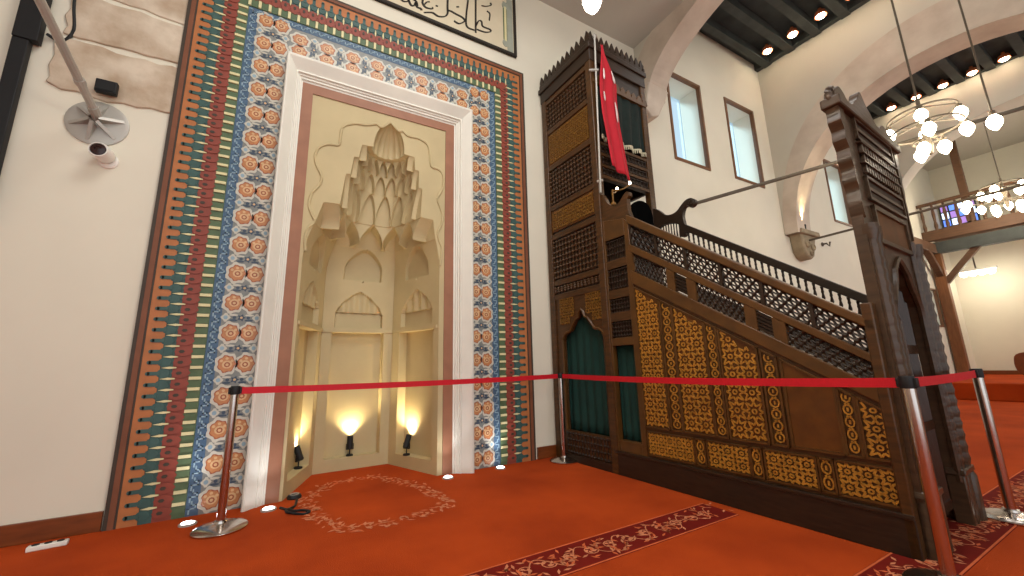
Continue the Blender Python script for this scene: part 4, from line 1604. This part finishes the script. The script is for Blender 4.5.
for a in (-0.06, 1.32):
    b = MB()
    sp = []
    for k in range(22):
        t = k * 0.42
        r = 0.068 - 0.0026 * k
        sp.append(pf(a + r * math.cos(t + PI * 0.5), 2.78 + r * math.sin(t + PI * 0.5), -0.02))
    b.tube(sp, [0.026 - 0.0007 * k for k in range(22)], 8)
    mobj('crest_scroll', b, WOODLIT, parent=portal)

# ------------------------------------------------------------------ cloths and things on the pulpit
def MW(u, v, z):
    n = math.hypot(0.055, 1)
    return (2.87 + (0.055 * u + 1.0 * v) / n, 4.05 + (-1.0 * u + 0.055 * v) / n, z)


def curtain(name, label, f, ns, nt, m, th=0.006):
    """pleated cloth with thickness; f(s, t) gives a point in world space"""
    b = MB()
    for i in range(ns + 1):
        for j in range(nt + 1):
            b.v.append(f(i / ns, j / nt))
    for i in range(ns):
        for j in range(nt):
            a = i * (nt + 1) + j
            b.f.append((a, a + nt + 1, a + nt + 2, a + 1))
            b.m.append(0)
    o = obj(name, b, m, angle=80)
    s = o.modifiers.new('thick', 'SOLIDIFY')
    s.thickness = th
    return tag(o, label, 'curtain')


curtain('curtain', 'teal curtain filling the wide lobed arch at the foot of the pulpit tower',
        lambda s, t: MW(0.16 + 0.75 * s, 0.085 + 0.010 * math.sin(s * 38) * (0.4 + 0.6 * t), 1.76 - 1.46 * t), 90, 10, TEAL)
curtain('curtain', 'narrow teal curtain in the small rectangular opening beside the lobed arch',
        lambda s, t: MW(0.975 + 0.30 * s, 0.075 + 0.008 * math.sin(s * 22) * (0.4 + 0.6 * t), 1.28 - 0.98 * t), 50, 8, TEAL)
cu = curtain('curtain', 'dark green velvet curtain hanging in the canopy above the stair, behind the red flag',
             lambda s, t: MW(0.945 + 0.022 * math.sin(s * 30 + 1.5 * t) * (0.3 + 0.7 * t), 0.09 + 0.80 * s, 4.46 - 0.74 * t), 80, 12, GREENC)
b = MB()
for k in range(40):
    s = k / 39
    p = MW(0.955 + 0.022 * math.sin(s * 30 + 1.5), 0.09 + 0.80 * s, 3.72)
    b.tube([p, (p[0], p[1], p[2] - 0.045)], [0.010, 0.006], 5)
b.tube([MW(0.957 + 0.022 * math.sin(k / 39 * 30 + 1.5), 0.09 + 0.80 * k / 39, 3.725) for k in range(40)], 0.010, 6)
o = obj('fringe', b, CREAMF, cu)
o['label'] = 'cream fringe'

# flag on its pole
t = thing('flag_pole', 'thin pole standing at the corner of the canopy, holding the red flag', 'flag pole', MW(1.0, -0.03, 2.95))
b = MB()
b.tube([MW(1.0, -0.03, 2.95), MW(1.0, 0.06, 5.0)], 0.012, 8)
obj('shaft', b, STEELM, t)
b = MB()
b.lathe([(0.0, 0), (0.012, 0.0), (0.028, 0.03), (0.02, 0.06), (0.0, 0.09)], 12, MW(1.0, 0.06, 5.0))
obj('finial', b, STEELM, t)
b = MB()
b.tube([MW(0.96, -0.035, 4.55), MW(1.02, 0.06, 4.55)], 0.016, 6)
b.tube([MW(0.96, -0.03, 3.1), MW(1.02, 0.0, 3.1)], 0.016, 6)
obj('bracket', b, STEELM, t)


def flagpt(s, tt, o_=0.0):
    """folded flag hanging from the top of the pole: s across, tt down"""
    w = 0.05 + 0.24 * smooth01(tt * 3.2) + 0.03 * tt
    v = 0.115 - 0.10 * smooth01(tt * 2.2) + 0.07 * max(0.0, tt - 0.6) / 0.4 + w * s
    u = 1.035 + 0.022 * math.sin(s * 11 + 0.6) * (0.35 + 0.65 * tt) + 0.05 * tt + o_
    low = 1.66 + 0.10 * s                      # the free corner hangs lower
    return MW(u, v, 4.93 - low * tt)


b = MB()
NSf, NTf = 36, 30
for i in range(NSf + 1):
    for j in range(NTf + 1):
        b.v.append(flagpt(i / NSf, j / NTf))
for i in range(NSf):
    for j in range(NTf):
        a = i * (NTf + 1) + j
        b.f.append((a, a + 1, a + NTf + 2, a + NTf + 1))
        b.m.append(0)
fl_ = obj('flag', b, FLAG, angle=80)
s = fl_.modifiers.new('thick', 'SOLIDIFY')
s.thickness = 0.005
tag(fl_, 'red flag with white marks hanging in folds from the pole on the pulpit', 'flag')
for s0, s1, t0, t1 in ((0.10, 0.26, 0.22, 0.31), (0.66, 0.90, 0.20, 0.29), (0.12, 0.26, 0.42, 0.49), (0.70, 0.90, 0.45, 0.60)):
    b = MB()
    for i in range(7):
        for j in range(9):
            ss = s0 + (s1 - s0) * i / 6
            tt = t0 + (t1 - t0) * j / 8
            k = abs(j / 8 - 0.5) * 2
            ss = s0 + (s1 - s0) * (0.5 + (i / 6 - 0.5) * (1 - 0.6 * k ** 3)) + 0.03 * (1 - k)
            b.v.append(flagpt(ss, tt, 0.014))
    for i in range(6):
        for j in range(8):
            a = i * 9 + j
            b.f.append((a, a + 1, a + 10, a + 9))
            b.m.append(0)
    o = obj('white_emblem', b, WHITEC, fl_, angle=80)
    sm = o.modifiers.new('thick', 'SOLIDIFY')
    sm.thickness = 0.003
    o['label'] = 'piece of the white crescent and star, broken by the folds'

# black rounded form added for the arch shadow at the stair head, small twin lamp beside it
t = thing('arch_shadow_form', 'black rounded form put in for the arch shadow at the head of the stair, under the canopy', 'shadow_pad', MW(1.06, 0.56, 1.72), MROT)
pr = [(-0.17, 0.55), (-0.17, 1.06), (-0.15, 1.15), (-0.10, 1.20), (-0.03, 1.225), (0.05, 1.22), (0.12, 1.18), (0.16, 1.10), (0.17, 1.0), (0.17, 0.55)]
b = MB()
b.prism(smooth_path(pr, 3), lambda a, c, d: (d, a, c), -0.04, 0.04)
obj('shadow_upright', b, SHADOWB, t, local=True, bevel=0.02)
b = MB()
b.box(-0.2, 0.2, -0.2, 0.2, 0.42, 0.50)
obj('shadow_pad', b, SHADOWB, t, local=True, bevel=0.02)
for x, y in ((-0.17, -0.17), (0.17, -0.17), (0.17, 0.17), (-0.17, 0.17)):
    b = MB()
    b.tube([(x, y, 0.0), (x, y, 0.44)], 0.018, 8)
    obj('leg', b, BLACK, t, local=True)
t = thing('twin_lamp', 'small brass lamp with two lit bulbs on the pulpit rail end', 'lamp', MW(1.1, 0.05, 2.80), MROT)
b = MB()
b.lathe([(0.0, -0.02), (0.03, -0.02), (0.03, 0.0), (0.01, 0.02), (0.01, 0.16), (0.0, 0.17)], 12)
b.tube(smooth_path([(-0.07, 0.16, 0.22), (-0.03, 0.06, 0.15), (0, 0, 0.15), (0.05, 0.10, 0.17), (0.05, 0.24, 0.26)], 4), 0.008, 6)
obj('arm', b, GOLDD, t, local=True)
for p in ((-0.07, 0.16, 0.24), (0.05, 0.24, 0.28)):
    b = MB()
    b.lathe([(0, -0.022), (0.011, -0.014), (0.015, 0.0), (0.01, 0.016), (0, 0.022)], 10, p)
    obj('bulb', b, BULB, t, local=True)

# ------------------------------------------------------------------ rope barrier posts and belts
def stanchion():
    t = thing('barrier_post', '', 'barrier post', (0, 0, 0), 0, 'steel barrier posts')
    b = MB()
    b.lathe([(0.0, 0.0), (0.163, 0.0), (0.166, 0.012), (0.155, 0.022), (0.10, 0.036), (0.045, 0.048), (0.04, 0.06), (0.0, 0.06)], 36)
    obj('base', b, CHROME, t, local=True)
    b = MB()
    b.lathe([(0.027, 0.05), (0.027, 0.93)], 24)
    obj('pole', b, CHROME, t, local=True)
    b = MB()
    b.lathe([(0.0, 0.915), (0.031, 0.915), (0.032, 0.92), (0.032, 0.97), (0.029, 0.977), (0.0, 0.977)], 24)
    obj('head', b, BLACK, t, local=True)
    b = MB()
    b.box(0.028, 0.042, -0.014, 0.014, 0.92, 0.968)
    b.box(-0.042, -0.028, -0.014, 0.014, 0.92, 0.968)
    obj('belt_clip', b, BLACK, t, local=True, bevel=0.003)
    return t


posts = [((-0.34, 3.64), 0.05, 'steel barrier post standing in front of the left tile border'),
         ((2.80, 3.84), 0.05, 'steel barrier post by the white wall and the pulpit tower'),
         ((2.785, 0.81), 1.5, 'steel barrier post standing close in front of the pulpit portal'),
         ((4.27, 0.865), 0.0, 'steel barrier post on the open carpet beyond the pulpit portal')]
proto = stanchion()
tops = []
for i, ((x, y), rz, lab) in enumerate(posts):
    if i == 0:
        proto.location = (x, y, 0)
        proto.rotation_euler = (0, 0, rz)
        proto['label'] = lab
    else:
        copy_thing(proto, (x, y, 0), lab, rz)
    tops.append(Vector((x, y, 0.942)))
for a, c, lab, sag in ((0, 1, 'long red belt stretched across the front of the niche', 0.012), (1, 2, 'long red belt running along the carved pulpit side', 0.02),
                       (2, 3, 'short red belt between the two right barrier posts', 0.006)):
    p, q = tops[a], tops[c]
    d = (q - p).normalized()
    p, q = p + d * 0.036, q - d * 0.036
    nrm = Vector((-d.y, d.x, 0))
    b = MB()
    N = 24
    for i in range(N + 1):
        f = i / N
        r = p.lerp(q, f)
        r.z -= sag * 4 * f * (1 - f)
        for sx, sz in ((-1, -1), (1, -1), (1, 1), (-1, 1)):
            b.v.append(tuple(r + nrm * (0.0012 * sx) + Vector((0, 0, 0.025 * sz))))
    for i in range(N):
        for k in range(4):
            b.f.append((i * 4 + k, i * 4 + (k + 1) % 4, i * 4 + 4 + (k + 1) % 4, i * 4 + 4 + k))
            b.m.append(0)
    b.f += [(0, 1, 2, 3), (N * 4 + 3, N * 4 + 2, N * 4 + 1, N * 4)]
    b.m += [0, 0]
    tag(obj('barrier_belt', b, BELT), lab, 'barrier belt', 'red barrier belts')

# ------------------------------------------------------------------ rods, corbel, cables
b = MB()
b.tube([(5.85, W, 3.74), (9.1, 0.76, 4.60), (10.3, -0.48, 4.92)], 0.030, 8)
tag(obj('iron_tie_rod', b, IRON), 'long dark iron rod crossing in front of the windows above the pulpit stair', 'tie rod')
b = MB()
b.tube([(9.55, W - 0.25, 3.56), (9.55, -0.5, 3.60)], 0.024, 8)
tag(obj('iron_tie_rod', b, IRON), 'thin iron rod running out from the carved stone corbel of the arch', 'tie rod')
t = thing('stone_corbel', 'weathered carved stone corbel under the foot of the second arch', 'corbel', (9.55, W, 3.3))
b = MB()
b.prism([(9.24, 3.70), (9.28, 3.52), (9.30, 3.32), (9.40, 3.20), (9.56, 3.14), (9.70, 3.22), (9.76, 3.36), (9.84, 3.55), (9.90, 3.70)], onwall, 0.0, 0.24)
obj('block', b, CORBEL, t, bevel=0.03)
b = MB()
b.prism([(9.14, 3.67), (9.98, 3.67), (9.95, 3.78), (9.18, 3.78)], onwall, 0.0, 0.30)
obj('ledge', b, CORBEL, t, bevel=0.02)
for x, z, r in ((9.44, 3.46, 0.075), (9.66, 3.42, 0.08), (9.55, 3.27, 0.055)):
    b = MB()
    b.lathe([(r, 0.0), (r * 1.05, 0.03), (r * 0.7, 0.05), (r * 0.5, 0.03), (0.0, 0.02)], 14, (x, W - 0.23, z), (0, -1, 0))
    obj('carved_boss', b, CORBEL, t)
t = thing('arch_uplight', 'tiny spotlight on the corbel glowing up the arch', 'spotlight', (9.42, 3.88, 3.78))
b = MB()
b.lathe([(0, 0), (0.06, 0), (0.07, 0.10), (0.06, 0.12), (0.05, 0.10), (0, 0.10)], 14, (9.42, 3.88, 3.78))
obj('housing', b, BLACK, t)
b = MB()
b.lathe([(0, 0.0), (0.045, 0.0), (0.0, 0.015)], 14, (9.42, 3.88, 3.885))
obj('lens', b, SPOTG, t)
lamp('arch_uplight_beam', 'SPOT', (9.30, 3.80, 3.98), 60, (1, 0.78, 0.42), 0.05, (9.32, 3.62, 6), 60, 0.9)
t = thing('wall_hook', 'small dark fitting on the wall to the right of the stone corbel', 'wall fitting', (10.75, W, 3.65))
b = MB()
b.lathe([(0, 0), (0.05, 0), (0.05, 0.02), (0.02, 0.03), (0.02, 0.1), (0, 0.1)], 12, (10.75, W, 3.70), (0, -1, 0))
obj('plate', b, IRON, t)
b = MB()
b.tube([(10.75, W - 0.09, 3.70), (10.75, W - 0.14, 3.62), (10.75, W - 0.16, 3.72)], 0.02, 6)
obj('hook', b, IRON, t)

b = MB()
b.prism([(4.72, 5.10), (4.86, 5.0), (5.02, 5.06), (5.2, 5.35), (5.34, 5.62), (4.86, 5.66)], onwall, 0.0, 0.30)
struct('stone_bracket', b, STONE, bpy.data.objects['wall_first_arch'], bevel=0.02)


# ------------------------------------------------------------------ ceiling spots
def spot_row(x, z, ys, d, lab0):
    """small ceiling spots close to the cross wall; the label counts from the window wall"""
    words = ['nearest the window wall', 'second from the window wall', 'third from the window wall', 'fourth from the window wall', 'fifth from the window wall', 'sixth from the window wall']
    pr = None
    for i, y in enumerate(ys):
        lab = lab0 + ', ' + words[i]
        if pr is None:
            pr = thing('ceiling_spot', lab, 'ceiling light', (x, y, z), 0, d)
            b = MB()
            b.lathe([(0, 0.0), (0.03, 0.0), (0.03, -0.06), (0.085, -0.08), (0.10, -0.17), (0.09, -0.17), (0.075, -0.10), (0, -0.10)], 16)
            obj('shade', b, GLOWSHADE, pr, local=True)
            b = MB()
            b.lathe([(0, -0.10), (0.05, -0.11), (0.075, -0.16), (0.05, -0.20), (0, -0.215)], 14)
            obj('bulb', b, SPOTG, pr, local=True)
        else:
            copy_thing(pr, (x, y, z), lab)


spot_row(8.62, 7.85, [3.62, 3.12, 2.62, 2.13, 1.63], 'spots on the middle ceiling', 'glowing spot on the dark ceiling beyond the first arch')
spot_row(13.75, 7.85, [3.13, 2.64, 2.15, 1.66, 1.17], 'spots on the far ceiling', 'glowing spot on the dark ceiling seen through the second arch')


# ------------------------------------------------------------------ chandeliers
def chandelier(loc, label, rings, top, bulb_r=0.055, power=60, lit=True):
    t = thing('chandelier', label, 'chandelier', loc)
    b = MB()
    b.tube([(0, 0, 0.0), (0, 0, top)], 0.012, 6)
    obj('cable', b, IRON, t, local=True)
    b = MB()
    b.lathe([(0, -0.35), (0.03, -0.33), (0.05, -0.2), (0.03, -0.05), (0.06, 0.1), (0.03, 0.25), (0.02, 0.5), (0, 0.5)], 14)
    obj('stem', b, IRON, t, local=True)
    for R, z, n, ph in rings:
        if R > 0.05:
            b = MB()
            b.tube([(R * math.cos(2 * PI * k / 36), R * math.sin(2 * PI * k / 36), z) for k in range(36)], 0.014, 6, closed=True)
            for k in range(4):
                a = 2 * PI * k / 4 + ph
                b.tube([(0.02 * math.cos(a), 0.02 * math.sin(a), z + 0.12), (R * math.cos(a), R * math.sin(a), z)], 0.010, 6)
            ring = obj('ring', b, IRON, t, local=True)
        for k in range(n):
            a = 2 * PI * k / n + ph
            p = (R * math.cos(a), R * math.sin(a), z)
            r = bulb_r
            b = MB()
            b.lathe([(0, -0.02), (r * 0.5, -0.02), (r * 0.5, -0.06), (0, -0.06)], 10, p)
            obj('socket', b, IRON, ring, local=True)
            b = MB()
            b.lathe([(0, -0.05), (r * 0.5, -0.06), (r * 0.95, -0.05 - r * 0.9), (r, -0.05 - r * 1.4), (r * 0.8, -0.05 - r * 2.1), (r * 0.3, -0.05 - r * 2.8), (0, -0.05 - r * 3.0)], 14, p)
            obj('bulb', b, BULB, ring, local=True)
    lamp('chandelier_light', 'POINT', (loc[0], loc[1], loc[2] - 0.1), power, (1, 0.92, 0.78), 0.35)
    return t


chandelier((7.35, 1.41, 4.08), 'ring chandelier of pear bulbs hung in the middle bay, above the pulpit portal', [(0.34, 0.24, 4, 0.19), (0.36, 0.02, 4, 0.30), (0.14, -0.14, 3, 0.9)], 3.74, 0.068, 36)
chandelier((16.5, 2.04, 5.25), 'distant ring chandelier of pear bulbs in front of the gallery', [(0.75, 0.05, 9, 0.1), (0.4, 0.30, 5, 0.4), (0.3, -0.2, 4, 0.9)], 2.55, 0.085, 45)
chandelier((0.99, 1.02, 3.335), 'chandelier bulb glowing just above the pulpit canopy', [(0.60, 0.0, 6, PI / 4)], 3.1, 0.058, 45)
t = thing('pendant_bulb', 'single pear bulb on a cable to the right of the middle chandelier', 'pendant lamp', (7.35, 0.83, 4.02))
b = MB()
b.tube([(0, 0, 0), (0, 0, 3.66)], 0.010, 6)
b.lathe([(0, 0.02), (0.03, 0.0), (0.03, -0.06), (0, -0.06)], 10)
obj('cable', b, IRON, t, local=True)
b = MB()
r = 0.07
b.lathe([(0, -0.05), (r * 0.5, -0.06), (r * 0.95, -0.05 - r * 0.9), (r, -0.05 - r * 1.4), (r * 0.8, -0.05 - r * 2.1), (r * 0.3, -0.05 - r * 2.8), (0, -0.05 - r * 3.0)], 14)
obj('bulb', b, BULB, t, local=True)

# LED panel under the gallery, wooden edge at the far right
t = thing('panel_light', 'glowing flat light fitting under the gallery at the far end', 'ceiling light', (19.5, 3.4, 3.8))
b = MB()
b.box(19.4, 19.6, 2.95, 3.80, 3.76, 3.84)
obj('housing', b, WHITEP, t, bevel=0.01)
for k in range(4):
    b = MB()
    y = 3.05 + k * 0.20
    b.lathe([(0, 0), (0.09, 0), (0.09, -0.1), (0.05, -0.15), (0, -0.16)], 14, (19.5, y + 0.04, 3.76))
    obj('lamp_glass', b, LEDG, t)
b = MB()
b.tube([(19.5, 3.4, 3.84), (19.5, 3.4, 4.90)], 0.02, 6)
obj('hanger', b, IRON, t)
lamp('panel_light_beam', 'POINT', (19.3, 3.0, 3.4), 28, (1, 0.9, 0.68), 0.3)
t = thing('lectern', 'brown rounded wooden lectern edge at the far right, standing on the carpet', 'lectern', (8.0, 1.05, 0))
b = MB()
b.prism(smooth_path([(0.92, 0.78), (1.12, 0.76), (1.24, 0.84), (1.26, 0.98), (1.2, 1.08), (0.92, 1.1)], 4), lambda a, c, d: (8.0 + d, a, c), -0.15, 0.15)
obj('top', b, SKIRT, t, bevel=0.01)
b = MB()
b.lathe([(0.0, 0.0), (0.2, 0.0), (0.2, 0.04), (0.06, 0.08), (0.05, 0.4), (0.07, 0.6), (0.1, 0.78), (0, 0.78)], 18, (8.0, 1.0, 0))
obj('pedestal', b, SKIRT, t)
